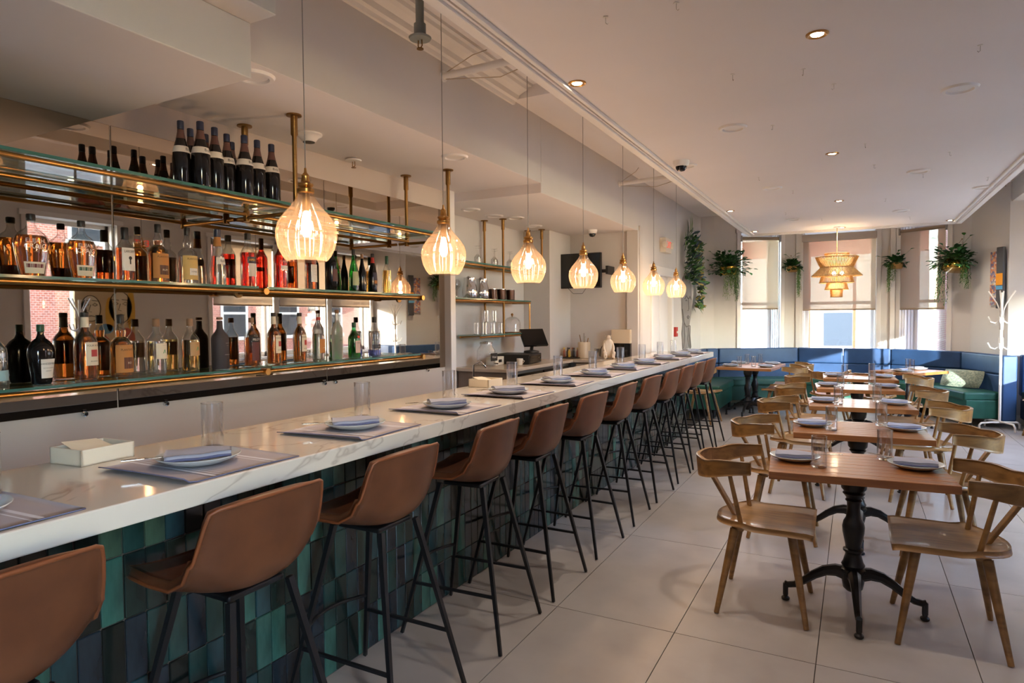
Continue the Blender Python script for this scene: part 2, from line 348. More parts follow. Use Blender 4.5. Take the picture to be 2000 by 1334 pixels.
struct('sidewalk', MB().box(3.0,5.2,-20,30,-.2,-.12).box(-20,3,12.9,15.0,-.2,-.12).box(-25,25,21.5,24,-.35,-.2).box(11.6,13,3,45,-.35,-.2), SIDEW)
def building(name, label, base, along, W_, H_, m, nx, nz, z0, group, ground=None, rows=2.9):
    o = thing(name, label, 'building', base, along, group)
    MB().box(0,W_,0,4,-.35,H_).build('facade', m, o)
    if ground: MB().box(-.02,W_+.02,-.06,0,-.35,3.3).build('shop_front', ground, o)
    MB().box(-.1,W_+.1,-.25,.1,H_-.4,H_).box(0,W_,-.1,0,3.3,3.5).build('cornice', STONE, o)
    for i in range(nx):
        for k in range(nz):
            x = W_*(i+.5)/nx; z = z0+k*rows
            w = MB().box(x-.62,x+.62,-.10,-.02,z-.1,z+.02).box(x-.62,x+.62,-.1,-.02,z+1.7,z+1.9).box(x-.55,x-.47,-.07,-.02,z,z+1.7).box(x+.47,x+.55,-.07,-.02,z,z+1.7).box(x-.5,x+.5,-.06,-.02,z+.82,z+.9).build('window', STONE, o)
            MB().box(x-.48,x+.48,-.045,-.03,z,z+1.7).build('pane', WG, w)
    return o
building('brick_building', 'pale fronted brick building across the street beyond the bay', (-9,24,0), 0, 11, 11, BR, 5, 3, 4.2, 'buildings across the street', STONE)
building('brick_building', 'red brick building beyond the right bay window', (2.6,24,0), 0, 10, 9, BR, 4, 2, 4.2, 'buildings across the street')
building('brick_building', 'red brick building seen through the side windows in the mirror', (13,24,0), -pi/2, 17, 10, BR, 7, 3, .9, 'buildings across the street')
building('stone_building', 'grey and blue building far along the side street in the mirror', (13,45,0), -pi/2, 20, 10, BR2, 8, 3, .9, 'buildings across the street', BLUEP)
building('brick_building', 'added unseen brick building blocking the sun, behind the camera', (13,-13.4,0), -pi/2, 16, 12, BR, 6, 3, .9, 'buildings across the street')  # added out of view to keep direct sun off the nearer side windows
for i,(x,w) in enumerate(((-2.6,.9),(-.95,.95))):
    g = MB().box(x,x+w,23.86,23.93,.5,1.6).build('shop_window', WG); tag(g, 'shop window in the pale facade, %s through the centre bay window' % ('left' if i == 0 else 'right'), 'shop window', 'shop windows across the street')
ORP = mat('orange_paint_post', hx('b5562a'), .6)
for i,x in enumerate((-.88,-.03)): tag(MB().lathe([(.03,-.2),(.03,2.8)],10,T=TR(x,15.0,0)).build('post', ORP, smooth=True), 'thin orange post on the pavement, %s of two in the centre bay window' % ('left' if i == 0 else 'right'), 'post', 'orange posts outside')
UMB = mat('red_umbrella_cloth', hx('b8463c'), .8)
for i,(x,y) in enumerate(((2.3,17.2),(2.75,17.6),(3.3,17.0))):
    t = thing('patio_umbrella', 'closed red patio umbrella outside the right bay window, %s from the left' % ORD[i], 'umbrella', (x,y,-.2), 0, 'closed patio umbrellas outside')
    MB().lathe([(.02,0),(.02,2.5)],8).build('pole', STEEL, t, smooth=True)
    MB().lathe([(.10,.7),(.17,.9),(.13,1.5),(.07,2.1),(.02,2.5)],10,rib=5,amp=.18).build('canopy', UMB, t, smooth=2)
t = thing('street_sign', 'white traffic sign plate with a red disc outside the street side window', 'sign', (4.6,11.0,-.2), -pi/2)
MB().lathe([(.025,0),(.025,2.1)],8).build('pole', STEEL, t); MB().box(-.2,.2,-.04,-.025,1.3,1.85).build('plate', LABW, t)
MB().lathe([(.17,0),(.17,.01)],20,T=TR(0,-.04,1.57,0,pi/2)).build('red_disc', RED, t); 
m = MB(); text_on(m,'DO NOT',.09,TR(0,-.052,1.64)); text_on(m,'ENTER',.09,TR(0,-.052,1.5)); m.build('lettering', LABW, t)
m = MB().box(-.2,.2,-.04,-.03,1.9,2.05); a = m.build('one_way_plate', INK, t); m = MB(); text_on(m,'ONE WAY',.08,TR(0,-.041,1.97)); m.build('lettering', LABW, t)
AWN = mat('red_awning_cloth', hx('c8452f'), .8)
for i in range(2):
    y = 10.2+i*1.9; m = MB().add([(12.95,y,2.6),(12.95,y+1.5,2.6),(12.1,y+1.5,2.0),(12.1,y,2.0),(12.1,y+1.5,1.8),(12.1,y,1.8)],[(0,1,2,3),(3,2,4,5)])
    tag(m.build('awning', AWN), 'red window awning across the side street, %s one, seen in the mirror' % ('nearer' if i == 0 else 'farther'), 'awning', 'red awnings')
# ---------------------------------------------------------------- the bar
def marble():
    m = mat('white_marble', hx('d8d0c6'), .09); nt = m.node_tree; b = nt.nodes['Principled BSDF']; L = nt.links.new
    tc = nt.nodes.new('ShaderNodeTexCoord'); mp = nt.nodes.new('ShaderNodeMapping'); mp.inputs['Scale'].default_value = (1.3,.8,1.3); mp.inputs['Rotation'].default_value = (0,0,.5)
    n = nt.nodes.new('ShaderNodeTexNoise'); n.inputs['Scale'].default_value = .9; n.inputs['Detail'].default_value = 5; n.inputs['Distortion'].default_value = 1.1
    s = nt.nodes.new('ShaderNodeMath'); s.operation = 'SUBTRACT'; s.inputs[1].default_value = .5; a = nt.nodes.new('ShaderNodeMath'); a.operation = 'ABSOLUTE'
    cr = nt.nodes.new('ShaderNodeValToRGB'); e = cr.color_ramp.elements; e[0].position = 0; e[0].color = (*hx('beb5ab'),1); e[1].position = .007; e[1].color = (*hx('dcd5cb'),1)
    L(tc.outputs['Object'],mp.inputs[0]); L(mp.outputs[0],n.inputs['Vector']); L(n.outputs[0],s.inputs[0]); L(s.outputs[0],a.inputs[0]); L(a.outputs[0],cr.inputs[0]); L(cr.outputs[0],b.inputs['Base Color']); return m
MARB = marble()
bar = thing('bar_counter', 'long bar counter with a white veined stone top and green tiled front', 'bar counter', (0,0,0))
MB().box(-2.28,-1.60,-.9,8.45,.988,1.05).build('countertop', MARB, bar, bevel=.004)
MB().box(-2.2,-1.952,-.9,8.38,0,.988).build('carcass', mat('bar_carcass', hx('3b332e'), .7), bar)
tcol = [('20312e','141e1d'),('294643','1b322f'),('3d6a5f','294a44'),('25313a','181f26'),('394238','272f28'),('181f1d','101615'),('47604f','324439'),('2a4a50','1c3338')]
TM = [mat('glazed_tile_%s' % n, hx(a), .16, col2=hx(b), scale=(9,14,5), detail=6, bump=.25, bd=.003) for n,(a,b) in zip(('pine','teal','sea','navy','olive','forest','jade','petrol'), tcol)]
tp = {}; rest = MB(); rr = random.Random(3)
for c in range(124):
    for r in range(5):
        y = .04+c*.0681; z = .004+r*.1985; k = rr.choice([0,1,1,2,3,3,0,5,1,7,7,2,3]) if r < 3 else rr.choice([0,0,1,4,5,6,5,7,4,2])
        if y+.068 > 8.38: continue
        dx = rr.uniform(0,.003)
        if .6 < y < 4.55:
            if k not in tp:
                o = MB().box(-.012,0,.0015,.0663,.0015,.1965).build('tile', TM[k], bar, bevel=.0025, seg=1); tp[k] = o
            else: o = tp[k].copy(); C.objects.link(o)
            o.location = (-1.938+dx, y, z)
        else: rest.box(-1.95,-1.938+dx,y+.0015,y+.0663,z+.0015,z+.1965,k)
rest.build('tile_field', TM, bar, kind='stuff')
MB().box(-1.955,-1.944,-.9,8.38,0,.988).build('grout', mat('tile_grout', hx('4a403a'), .8), bar)
# ---------------------------------------------------------------- bar stools
def make_stool(label):
    t = thing('bar_stool', label, 'bar stool', (0,0,0), 0, 'tan leather bar stools along the bar')
    # rows run from the seat front (towards the bar, -x) over the pan and up the back
    rows = [(-.215,.740,.195,.018,0),(-.17,.743,.213,.024,0),(-.08,.731,.220,.032,0),(.02,.722,.224,.045,0),(.095,.722,.226,.080,.01),(.140,.742,.226,.105,.03),
            (.163,.782,.224,.070,.045),(.174,.835,.220,.030,.05),(.184,.90,.215,.008,.045),(.194,.96,.207,.0,.04),(.200,.996,.198,-.006,.036),(.202,1.008,.180,-.010,.03)]
    P = []
    for x,z,hw,lift,fwd in rows:
        row = []
        for j in range(13):
            v = -1+2*j/12; a = abs(v)**2.6
            row.append((x-fwd*a, hw*v, z+lift*a))
        P.append(row)
    MB().grid(P, thick=-.03).build('seat_shell', LEATHER, t, smooth=2, sub=1)
    edge = [P[i][0] for i in range(12)]+[P[11][j] for j in range(1,12)]+[P[11-i][12] for i in range(12)]
    MB().tube([(a,b,c+.002) for a,b,c in edge], .0055, 6).build('piping', mat('leather_piping', hx('7c4526'), .45) if 'leather_piping' not in bpy.data.materials else bpy.data.materials['leather_piping'], t, smooth=2)
    MB().box(-.10,.10,-.10,.10,.703,.722).build('seat_base', BLACK, t, bevel=.006)
    for sx in (-1,1):
        for sy in (-1,1):
            MB().tube([(sx*.115,sy*.105,.712),(sx*.262,sy*.228,.004)], [.0148,.0098], 4).build('leg', BLACK, t)
    q = lambda z: ((.115+(.712-z)/.708*.147), (.105+(.712-z)/.708*.123))
    for sy in (-1,1):
        x,y = q(.24); MB().tube([(-x,sy*y,.24),(x,sy*y,.24)], .0085, 4).build('side_rail', BLACK, t)
    x,y = q(.31)
    MB().tube([(-x-.055*(1-(k/5-1)**2), -y+2*y*k/10, .31) for k in range(11)], .0085, 6).build('foot_rail', BLACK, t, smooth=2)
    return t
ST_Y = [.62,1.29,1.94,2.65,3.27,3.94,4.63,5.30,5.96,6.56,7.16,7.75]
def stool_label(i):
    if i == 0: return 'tan leather bar stool nearest the camera, cropped at the left edge'
    if i == 11: return 'tan leather bar stool at the far end of the bar'
    return '%s tan leather bar stool counted from the near end of the bar' % ORD[i]
st0 = make_stool(stool_label(0)); st0.location = (-1.652, ST_Y[0], 0); st0.rotation_euler[2] = radians(2)
for i in range(1,12): dup(st0, (-1.652+rr.uniform(-.006,.006), ST_Y[i], 0), radians(rr.uniform(-3,3)), stool_label(i))
# ---------------------------------------------------------------- tableware
def napkin_geo(T, top=True, L=.185, Wd=.105):
    a = MB(); rows = []
    for i in range(11):
        u = i/10; row = []
        for j in range(9):
            v = j/8; z = .012+.007*sin(pi*v)*(1-.3*u)+.002*sin(9*u+3*v)
            row.append((-L/2+L*u, -Wd/2+Wd*v+.012*(u-.5), z))
        rows.append(row)
    rows = [[(x, y*(1.25-.45*i/10)*(1 if 0 < i < 10 else .86)+.010*sin(3.1*i/10), z) for x,y,z in row] for i,row in enumerate(rows)]
    a.grid(rows, 0, T, thick=-.012); return a, rows
def make_plate():
    p = thing('plate', 'x', 'plate')
    MB().lathe([(.0,.004),(.055,.004),(.062,0),(.072,0),(.085,.005),(.112,.016),(.1225,.024),(.1215,.026),(.108,.020),(.085,.0105),(0,.0095)],36).build('dish', CERAM, p, smooth=True); return p
def make_napkin():
    n = thing('napkin', 'x', 'napkin'); T = Matrix.Identity(4)
    a, rows = napkin_geo(T); a.build('cloth', CLOTH, n, smooth=2, sub=1)
    b = MB()
    for u0,w in ((.42,.02),(.47,.012),(.51,.02),(.55,.008)):
        b.grid([[(x, y, z+.0012) for x,y,z in ((lambda r,q: (r[0][0]+(-.0925+.185*q-r[0][0]), r[j][1], r[j][2]) if 0 else (-.0925+.185*q, r[j][1], r[j][2]))(rows[5],u0+e) for j in range(9))] for e in (0,w)])
    b.build('stripe', CLOTHW, n)
    MB().tube([(rows[i][0][0], rows[i][0][1]-.001, rows[i][0][2]-.004) for i in range(11)], .0045, 6).build('folded_edge', CLOTHD, n, smooth=2)
    return n
def make_fork():
    f = thing('fork', 'x', 'fork')
    MB().tube([(.03,0,-.004),(.08,0,0),(.135,0,.0),(.150,0,.002)], [.006,.0055,.004,.005], 8, flat=.35).build('handle', STEEL, f, smooth=2)
    m = MB().box(.149,.167,-.011,.011,.001,.003)
    for k in range(4): m.box(.165,.210,-.011+k*.0061,-.0078+k*.0061,.0012,.0028)
    m.build('tines', STEEL, f); return f
def make_glass(h, r):
    g = thing('tumbler', 'x', 'glass')
    MB().lathe([(r*.9,0),(r,.004),(r,h),(r-.0022,h),(r-.0028,.016),(0,.014)],24,cap=True).build('glass_wall', CLEAR, g, smooth=True)
    MB().lathe([(0,.001),(r*.93,.001),(r*.93,.013),(0,.013)],20).build('glass_foot', mat('glass_base', (.9,.95,.95), .02, trans=1, ior=1.45) if 'glass_base' not in bpy.data.materials else bpy.data.materials['glass_base'], g, smooth=True)
    MB().tube([((r-.001)*cos(a/12*pi), (r-.001)*sin(a/12*pi), h) for a in range(25)], .0016, 6).build('rim', CLEAR, g, smooth=2); return g
def make_mat():
    m = thing('placemat', 'x', 'placemat'); rows = []; Wm, D = .20, .425   # x across depth, y along the bar
    for i in range(13):
        u = i/12; row = []
        for j in range(17):
            v = j/16; z = .0022
            if v < .1: z += .016*((.1-v)/.1)**1.3*(.4+.6*u)
            z += .0012*(1+sin(7*v+4*u))
            row.append((-Wm+2*Wm*u, -D/2+D*v+(.012*((.1-v)/.1)**2 if v < .1 else 0), z))
        rows.append(row)
    MB().grid(rows, thick=-.0016).build('cloth', mat('placemat_cloth', hx('a9a5b4'), .85, col2=hx('b8b0b2'), scale=(3,8,3)), m, smooth=2)
    b = MB()
    for v0,w in ((.245,.03),(.30,.012),(.34,.006),(.72,.012),(.76,.03)):
        j0 = int(v0*16); b.grid([[(r[j0][0], -D/2+D*(v0+e), .0062+.0) for r in rows] for e in (0,w)])
    b.build('stripe', CLOTHW, m)
    MB().tube([(r[0][0]-.0, r[0][1], r[0][2]) for r in rows]+[(Wm, rows[12][j][1], rows[12][j][2]) for j in range(1,17)], .0018, 5).build('hem', CLOTHD, m, smooth=2)
    return m
PL, NA, FO, MT = make_plate(), make_napkin(), make_fork(), make_mat()
GT, GS = make_glass(.165,.036), make_glass(.155,.0365)
PROTOS = [PL,NA,FO,MT,GT,GS]; used = set()
def put(p, loc, rz, label, group):
    if p.name not in used:
        used.add(p.name); p.location = loc; p.rotation_euler = (0,0,rz); p['label'] = label; p['group'] = group; return p
    return dup(p, loc, rz, label, group)
PY = [.66,1.30,2.01,2.68,3.34,4.04,4.74,5.45,6.12,6.86,7.52,8.12]
GY = [.80,1.464,2.232,2.933,3.67,4.40,5.12,5.85,6.55,7.25,7.85]
MY = [.64,1.31,1.99,2.68,3.34,4.04,4.74,5.45,6.12,6.86,7.52,8.1]
for i in range(12):
    w = 'at the far end of the bar' if i == 11 else 'at the %s place from the near end of the bar' % ORD[i]
    a = radians(rr.uniform(-4,4))
    put(MT, (-1.815, MY[i], 1.05), a, 'grey blue striped placemat '+w, 'placemats on the bar')
    pz = 1.0575; px = -1.81+rr.uniform(-.01,.01)
    put(PL, (px, PY[i], pz), 0, 'round pale plate '+w, 'plates on the bar')
    nr = radians(55+rr.uniform(-12,12)); put(NA, (px, PY[i], pz+.012), nr, 'folded blue striped napkin '+w, 'napkins on the bar')
    put(FO, (px-.0, PY[i]-.0, pz+.028), radians(238+rr.uniform(-8,8)), 'steel fork under the napkin '+w, 'forks on the bar')
    if i < 11: put(GT, (-1.965, GY[i], 1.054 if 0 else 1.0505), 0, 'tall clear tumbler '+w, 'tumblers on the bar')
def caddy(x, y, rz, label):
    c = thing('napkin_box', label, 'napkin box', (x,y,1.05), rz, 'napkin boxes on the bar'); h = .052; a, b = .078, .088
    MB().box(-a,a,-b,b,0,.006).box(-a,-a+.008,-b,b,0,h).box(a-.008,a,-b,b,0,h).box(-a,a,-b,-b+.008,0,h).box(-a,a,b-.008,b,0,h).build('box', BOXW, c, bevel=.0015)
    MB().box(-.064,.064,-.074,.074,.007,h-.016).build('napkin_stack', PAPER, c)
    MB().add([(-.066,-.06,h+.012),(.02,-.066,h-.014),(.03,.055,h-.014),(-.06,.05,h+.006),(.066,-.05,h-.004),(.066,.05,h-.008)],[(0,1,2,3),(1,4,5,2)]).build('loose_napkin', PAPER, c)
    return c
caddy(-2.19, 1.19, radians(4), 'cream box of paper napkins near the camera end of the bar')
caddy(-2.165, 3.67, radians(-2), 'cream box of paper napkins midway along the bar')
# ---------------------------------------------------------------- pendants
GLOBE = thin_glass('amber_ribbed_glass', (1.0,.88,.74), .12, .05, trl=.06, trc=(1,.72,.50), edge=.3)
BULB = emis('bulb_glow', (1,.78,.56), 10)
def make_pendant(label):
    t = thing('pendant_lamp', label, 'pendant lamp', (0,0,0), 0, 'ribbed glass pendants over the bar')
    MB().lathe([(.072,0),(.078,.003),(.093,.022),(.108,.055),(.1155,.09),(.116,.12),(.108,.15),(.088,.182),(.062,.212),(.042,.24),(.031,.262),(.028,.275)],72,rib=18,amp=.030,cap=False).build('glass_globe', GLOBE, t, smooth=2)
    MB().lathe([(.03,.268),(.034,.272),(.034,.285),(.024,.292),(.031,.300),(.031,.306),(.018,.314),(.014,.335),(.016,.34),(.006,.352),(.004,.37)],20).build('cap', BRASS, t, smooth=True)
    MB().tube([(0,0,.365),(0,0,1.545)], .0022, 5).build('cord', mat('grey_cord', hx('8c8a86'), .6) if 'grey_cord' not in bpy.data.materials else bpy.data.materials['grey_cord'], t)
    MB().lathe([(.015,.268),(.016,.21),(.012,.2)],12).build('socket', BRASSD, t, smooth=True)
    MB().lathe([(0,.095),(.012,.098),(.019,.112),(.021,.135),(.018,.165),(.012,.195),(0,.2)],14).build('bulb', BULB, t, smooth=2)
    return t
PN_Y = [1.892,2.863,3.868,4.856,5.858,6.90,7.885]
p0 = make_pendant('amber ribbed glass pendant lamp nearest the camera, in front of the bottle shelves')
p0.location = (-1.94,PN_Y[0],1.735)
for i in range(1,7): dup(p0, (-1.94,PN_Y[i],1.735), .3*i, 'amber ribbed glass pendant lamp at the far end of the bar' if i == 6 else 'amber ribbed glass pendant lamp, %s from the camera end of the bar' % ORD[i])
for y in PN_Y: light('POINT','pendant_bulb_light',(-1.94,y,1.80),2.8,(1,.66,.38),shadow_soft_size=.02)
# ---------------------------------------------------------------- back bar mirrors
MIR = mat('bronze_mirror', (.50,.42,.34), .015, 1)
for i,(a,b,w) in enumerate(((-1.0,.435,'nearest the camera'),(.44,1.892,'second from the camera'),(1.898,3.338,'third from the camera'),(3.344,4.808,'farthest from the camera'))):
    m = thing('wall_mirror','bronze tinted mirror on the bar wall, '+w,'mirror',(-3.262,a,1.068),0,'bronze mirror panels behind the bottles')
    MB().box(0,.008,0,b-a,0,1.40).build('mirror', MIR, m, bevel=.002, seg=1)
for i,y in enumerate((1.734,2.146,3.309,3.414,4.528)):
    t = thing('mirror_clip','small chrome clip under the mirror, %s from the camera' % ORD[i],'clip',(-3.262,y,1.058),0,'chrome clips under the mirrors')
    MB().lathe([(.012,0),(.012,.022),(.008,.026)],12,T=TR(0,0,0,0,0,pi/2)).build('stud', CHROME, t, smooth=True)
    MB().box(.008,.014,-.008,.008,-.002,.022).build('lip', CHROME, t)
# ---------------------------------------------------------------- shelves
def rail(mb, p, q, r=.012): mb.tube([p,q], r, 14)
Z1, Z2, Z3 = 2.145, 1.695, 1.228
t = thing('upper_shelf','wide brass and glass shelf hung from the soffit, carrying dark bottles','shelf',(0,0,0),0,'brass and glass shelves behind the bar')
for nm,x in (('front_rail',-2.76),('rear_rail',-3.15)):
    for y0,y1 in ((-.9,2.60),(2.64,4.15)): m = MB(); rail(m,(x,y0,2.118),(x,y1,2.118),.011); m.build(nm, BRASS, t, smooth=True)
for y in (1.09,2.62,4.15):
    m = MB(); rail(m,(-3.24,y,2.10),(-2.76,y,2.10),.011); m.build('cross_bar', BRASSD, t, smooth=True)
    for x in (-2.765,-3.165):
        MB().lathe([(.013,2.085),(.013,2.52),(.019,2.53),(.019,2.63),(.042,2.632),(.042,2.64)],16,T=TR(x,y,0)).lathe([(.018,2.08),(.018,2.14)],12,T=TR(x,y,0)).build('hanger_post', BRASSD, t, smooth=True)
for y0,y1 in ((-.9,1.06),(1.10,2.57),(2.66,4.13)):
    g = MB().box(-3.16,-2.75,y0,y1,2.132,2.145).build('glass_shelf', SHELFG, t)
    MB().box(-2.7502,-2.748,y0,y1,2.132,2.145).build('glass_edge', GEDGE, g)
for nm,lab,z in (('middle_shelf','middle brass rail and glass shelf on the mirror, lined with spirits',Z2),('lower_shelf','lowest brass rail and glass shelf on the mirror, lined with spirits',Z3)):
    t = thing(nm,lab,'shelf',(0,0,0),0,'brass and glass shelves behind the bar')
    for y0,y1 in ((-.9,2.60),(2.64,4.15)): m = MB(); rail(m,(-3.04,y0,z-.028),(-3.04,y1,z-.028),.0125); m.build('front_rail', BRASS, t, smooth=True)
    for y in (1.09,2.62,4.15):
        m = MB(); rail(m,(-3.25,y,z-.03),(-3.05,y,z-.03),.010); m.build('bracket_arm', BRASSD, t, smooth=True)
        MB().lathe([(.0,0),(.019,0),(.019,.055),(0,.055)],18,T=TR(-3.065,y,z-.028,0,0,pi/2)).build('end_cap', BRASS, t, smooth=True)
        MB().lathe([(.03,0),(.03,.008)],16,T=TR(-3.254,y,z-.03,0,0,pi/2)).build('wall_flange', BRASSD, t, smooth=True)
    for y0,y1 in ((-.9,1.06),(1.10,2.58),(2.66,4.13)):
        g = MB().box(-3.245,-3.028,y0,y1,z-.012,z).build('glass_shelf', SHELFG, t); MB().box(-3.028,-3.0265,y0,y1,z-.012,z).build('glass_edge', GEDGE, g)
# ---------------------------------------------------------------- bottles
BG = thin_glass('bottle_glass', (.96,.97,.96), .05, edge=.7)
def liq(n, c): return mat('liquid_'+n, c, .03, trans=1, ior=1.33)
AMB, ROSE, CLR, GLD = liq('amber',(.85,.30,.05)), liq('red',(.9,.05,.03)), liq('clear',(.93,.95,.95)), liq('gold',(.95,.68,.22))
LRD = liq('dark_amber',(.6,.12,.025)); GRN = thin_glass('green_bottle_glass',(.12,.62,.25),.07,edge=.6); GRL = liq('green',(.25,.75,.3))
DKB = mat('dark_bottle_glass', hx('0e0d0f'), .1); FRO = mat('frosted_glass', (.72,.74,.68), .35, trans=.75, ior=1.2); DKC = mat('dark_ceramic', hx('3a3336'), .6); BLUEC = thin_glass('blue_foot_glass',(.45,.5,.95),.08,edge=.6)
CAPK, CAPN, CAPG, CAPR, CAPW = mat('black_cap',hx('1a1614'),.45), mat('navy_cap',hx('1e2742'),.4), mat('green_cap',hx('1f4a33'),.4), mat('red_wax_cap',hx('b4392a'),.4), mat('wood_cap',hx('8a6a50'),.6)
SH = {  # (radius, height) fractions
 'flask': [(.62,0),(.70,.02),(.78,.15),(.93,.38),(1,.52),(.93,.62),(.66,.71),(.34,.77),(.24,.83),(.22,.93)],
 'round': [(.92,0),(1,.02),(1,.52),(.96,.59),(.72,.66),(.42,.72),(.34,.80),(.32,.93)],
 'bulb':  [(.92,0),(1,.02),(1,.48),(.93,.56),(.60,.62),(.40,.645),(.42,.68),(.46,.72),(.42,.77),(.32,.80),(.28,.93)],
 'slope': [(.95,0),(1,.02),(1,.32),(.95,.45),(.75,.58),(.5,.70),(.34,.80),(.30,.95)],
 'wine':  [(.92,0),(1,.03),(1,.40),(.93,.52),(.70,.64),(.48,.74),(.36,.83),(.33,.96)],
 'cone':  [(.9,0),(1,.02),(.97,.25),(.8,.45),(.6,.60),(.42,.75),(.36,.95)],
 'tallr': [(.92,0),(1,.02),(1,.58),(.92,.64),(.55,.72),(.36,.78),(.32,.93)],
 'hex':   [(.9,0),(1,.02),(.96,.35),(1,.62),(.75,.70),(.42,.77),(.38,.95)]}
def prof(sh, r, h, s=1.0, zmax=1.0):
    P = SH[sh]; out = []
    for i,(a,b) in enumerate(P):
        if b > zmax:
            a0,b0 = P[i-1]; f = (zmax-b0)/(b-b0); out.append((r*s*(a0+(a-a0)*f), h*zmax)); break
        out.append((r*a*s-(.0015 if s<1 else 0), h*b+(.004 if s<1 and b==0 else 0)))
    return out
def rad_at(sh, r, zf):
    P = SH[sh]
    for (a0,b0),(a1,b1) in zip(P,P[1:]):
        if b0 <= zf <= b1: return r*(a0+(a1-a0)*(zf-b0)/(b1-b0))
    return r*P[-1][0]
def bottle(lab, x, y, z, h, w, sh, body, liquid=None, fill=.62, cap=CAPK, capz=.86, labels=(), words=(), rz=0, squash=1, foot=None, group='bottles on the middle shelf', fn=24):
    r = w/2; t = thing('bottle', lab, 'bottle', (x,y,z), pi/2+rz, group)
    T = Matrix.Diagonal((1,squash,1,1))
    MB().lathe(prof(sh,r,h),fn,T=T,cap=True).build('glass_body', body, t, smooth=True)
    if liquid: MB().lathe(prof(sh,r,h,.93,fill),fn,T=T,cap=True).build('liquid', liquid, t, smooth=True)
    rn = r*SH[sh][-1][0]+.0015
    MB().lathe([(rn,h*capz),(rn*1.04,h*capz+.002),(rn*1.04,h-.003),(rn*.9,h)],18).build('cap', cap, t, smooth=True)
    if foot: MB().lathe([(r*.9,.0),(r+.001,.006),(r+.001,.045)],fn,T=T).build('foot', foot, t, smooth=True)
    for (z0,z1,ang,m) in labels:    # wrapped label: heights as fractions, half angle
        ra = [rad_at(sh,r,z0+(z1-z0)*i/4)+.0009 for i in range(5)]
        MB().grid([[(R*sin(a), -R*cos(a)*squash, h*(z0+(z1-z0)*i/4)) for a in [ang*(2*j/14-1) for j in range(15)]] for i,R in enumerate(ra)]).build('label', m, t, smooth=2)
    for (txt,zf,size,m,mw) in words:
        b = MB(); R = rad_at(sh,r,zf)+.0015; text_on(b, txt, size, TR(0,0,h*zf), R=R, maxw=mw)
        b.v = [(p[0],p[1]*squash,p[2]) for p in b.v]; b.build('lettering', m, t)
    return t
A = radians
XM, XL = -3.168, -3.165
VN = .35   # labels turned a little towards the room
bottle('squat bourbon bottle with raised white lettering and a maroon strip label', XM,1.494,Z2,.275,.140,'flask',BG,AMB,.66,CAPK,.90,[(.06,.24,.75,LAB),(.15,.21,.6,mat('maroon_strip',hx('6d2f35'),.6))],[('ELIJAH',.57,.026,LABW,.075),('CRAIG',.48,.032,LABW,.085),('——',.40,.008,LABW,.06)],-.1,.62)
bottle('squat bourbon bottle with raised lettering and a green strip label', XM,1.70,Z2,.272,.130,'flask',BG,AMB,.66,CAPK,.90,[(.06,.24,.75,LAB),(.15,.21,.6,mat('green_strip',hx('3a5a48'),.6))],[('ELIJAH',.57,.024,LABW,.07),('CRAIG',.48,.030,LABW,.08)],.0,.62)
b_ = bottle('bourbon bottle with a tall white label printed with a keyhole', XM,1.90,Z2,.265,.094,'tallr',BG,LRD,.62,CAPK,.78,[(.20,.62,.85,LABW)],[('LARCENY',.55,.016,INK,.055)],.15,.7)
m = MB(); R_ = .049
m.lathe([(.0085,0),(.0085,.001)],16,T=TR(0,-R_*.7-.0005,.115,0,pi/2)); m.box(-.003,.003,-R_*.7-.0014,-R_*.7-.0005,.085,.112); m.build('keyhole_print', INK, b_)
bottle('rum bottle of dark amber with a neck bulb and brown label', XM,2.07,Z2,.302,.096,'bulb',BG,AMB,.72,CAPK,.86,[(.08,.50,1.2,ORANGE),(.14,.30,.55,mat('brown_plate',hx('4a2e24'),.6))],[('PLANTATION',.44,.014,INK,.07),('RUM',.22,.014,LAB,.03)],.1)
bottle('rum bottle with clear spirit, a neck bulb and straw coloured label', XM,2.235,Z2,.305,.096,'bulb',BG,CLR,.5,CAPK,.86,[(.08,.50,1.2,mat('straw_label',hx('c9a866'),.65)),(.16,.28,.5,LABW)],[('PLANTATION',.44,.014,INK,.07),('3 STARS',.22,.012,INK,.035)],.1)
bottle('clear conical liqueur bottle with an orange neck and navy cap', XM,2.42,Z2,.318,.090,'cone',BG,CLR,.52,CAPN,.86,[(.70,.86,3.1,ORANGE),(.38,.50,1.0,LABW)],[('Bols',.44,.02,INK,.05)],.15)
bottle('bright red aperitif bottle with a white and blue label and black cap', XM,2.625,Z2,.318,.088,'hex',BG,ROSE,.64,CAPK,.88,[(.20,.44,.75,LABW),(.44,.56,.9,CAPN)],[('APEROL',.50,.018,GOLD,.07)],.15)
bottle('bright red bitter bottle with white letters and a brown cap', XM,2.87,Z2,.325,.080,'tallr',BG,ROSE,.80,CAPW,.78,[(.36,.44,.8,LABW)],[('CAMPARI',.52,.020,LABW,.07)],.1)
bottle('deep red liqueur bottle with a tall cream label, below the near pendant', XM,3.12,Z2,.335,.078,'tallr',BG,LRD,.72,CAPK,.8,[(.16,.50,.8,LABW)],[('———',.42,.011,INK,.04),('——',.36,.009,INK,.03),('———',.30,.011,INK,.04)],.1)
bottle('black liqueur bottle with a dark red label beside the green bottle', XM,3.31,Z2,.335,.080,'round',DKB,None,.6,CAPR,.84,[(.2,.45,.7,mat('dark_red_label',hx('4a2426'),.5))],[],.1)
bottle('green bottle of chartreuse colour with a cream label and black cap', XM,3.53,Z2,.305,.070,'slope',GRN,GRL,.74,CAPK,.86,[(.16,.48,1.1,mat('green_cream_label',hx('a9b08a'),.6))],[('———',.40,.010,INK,.04)],.1)
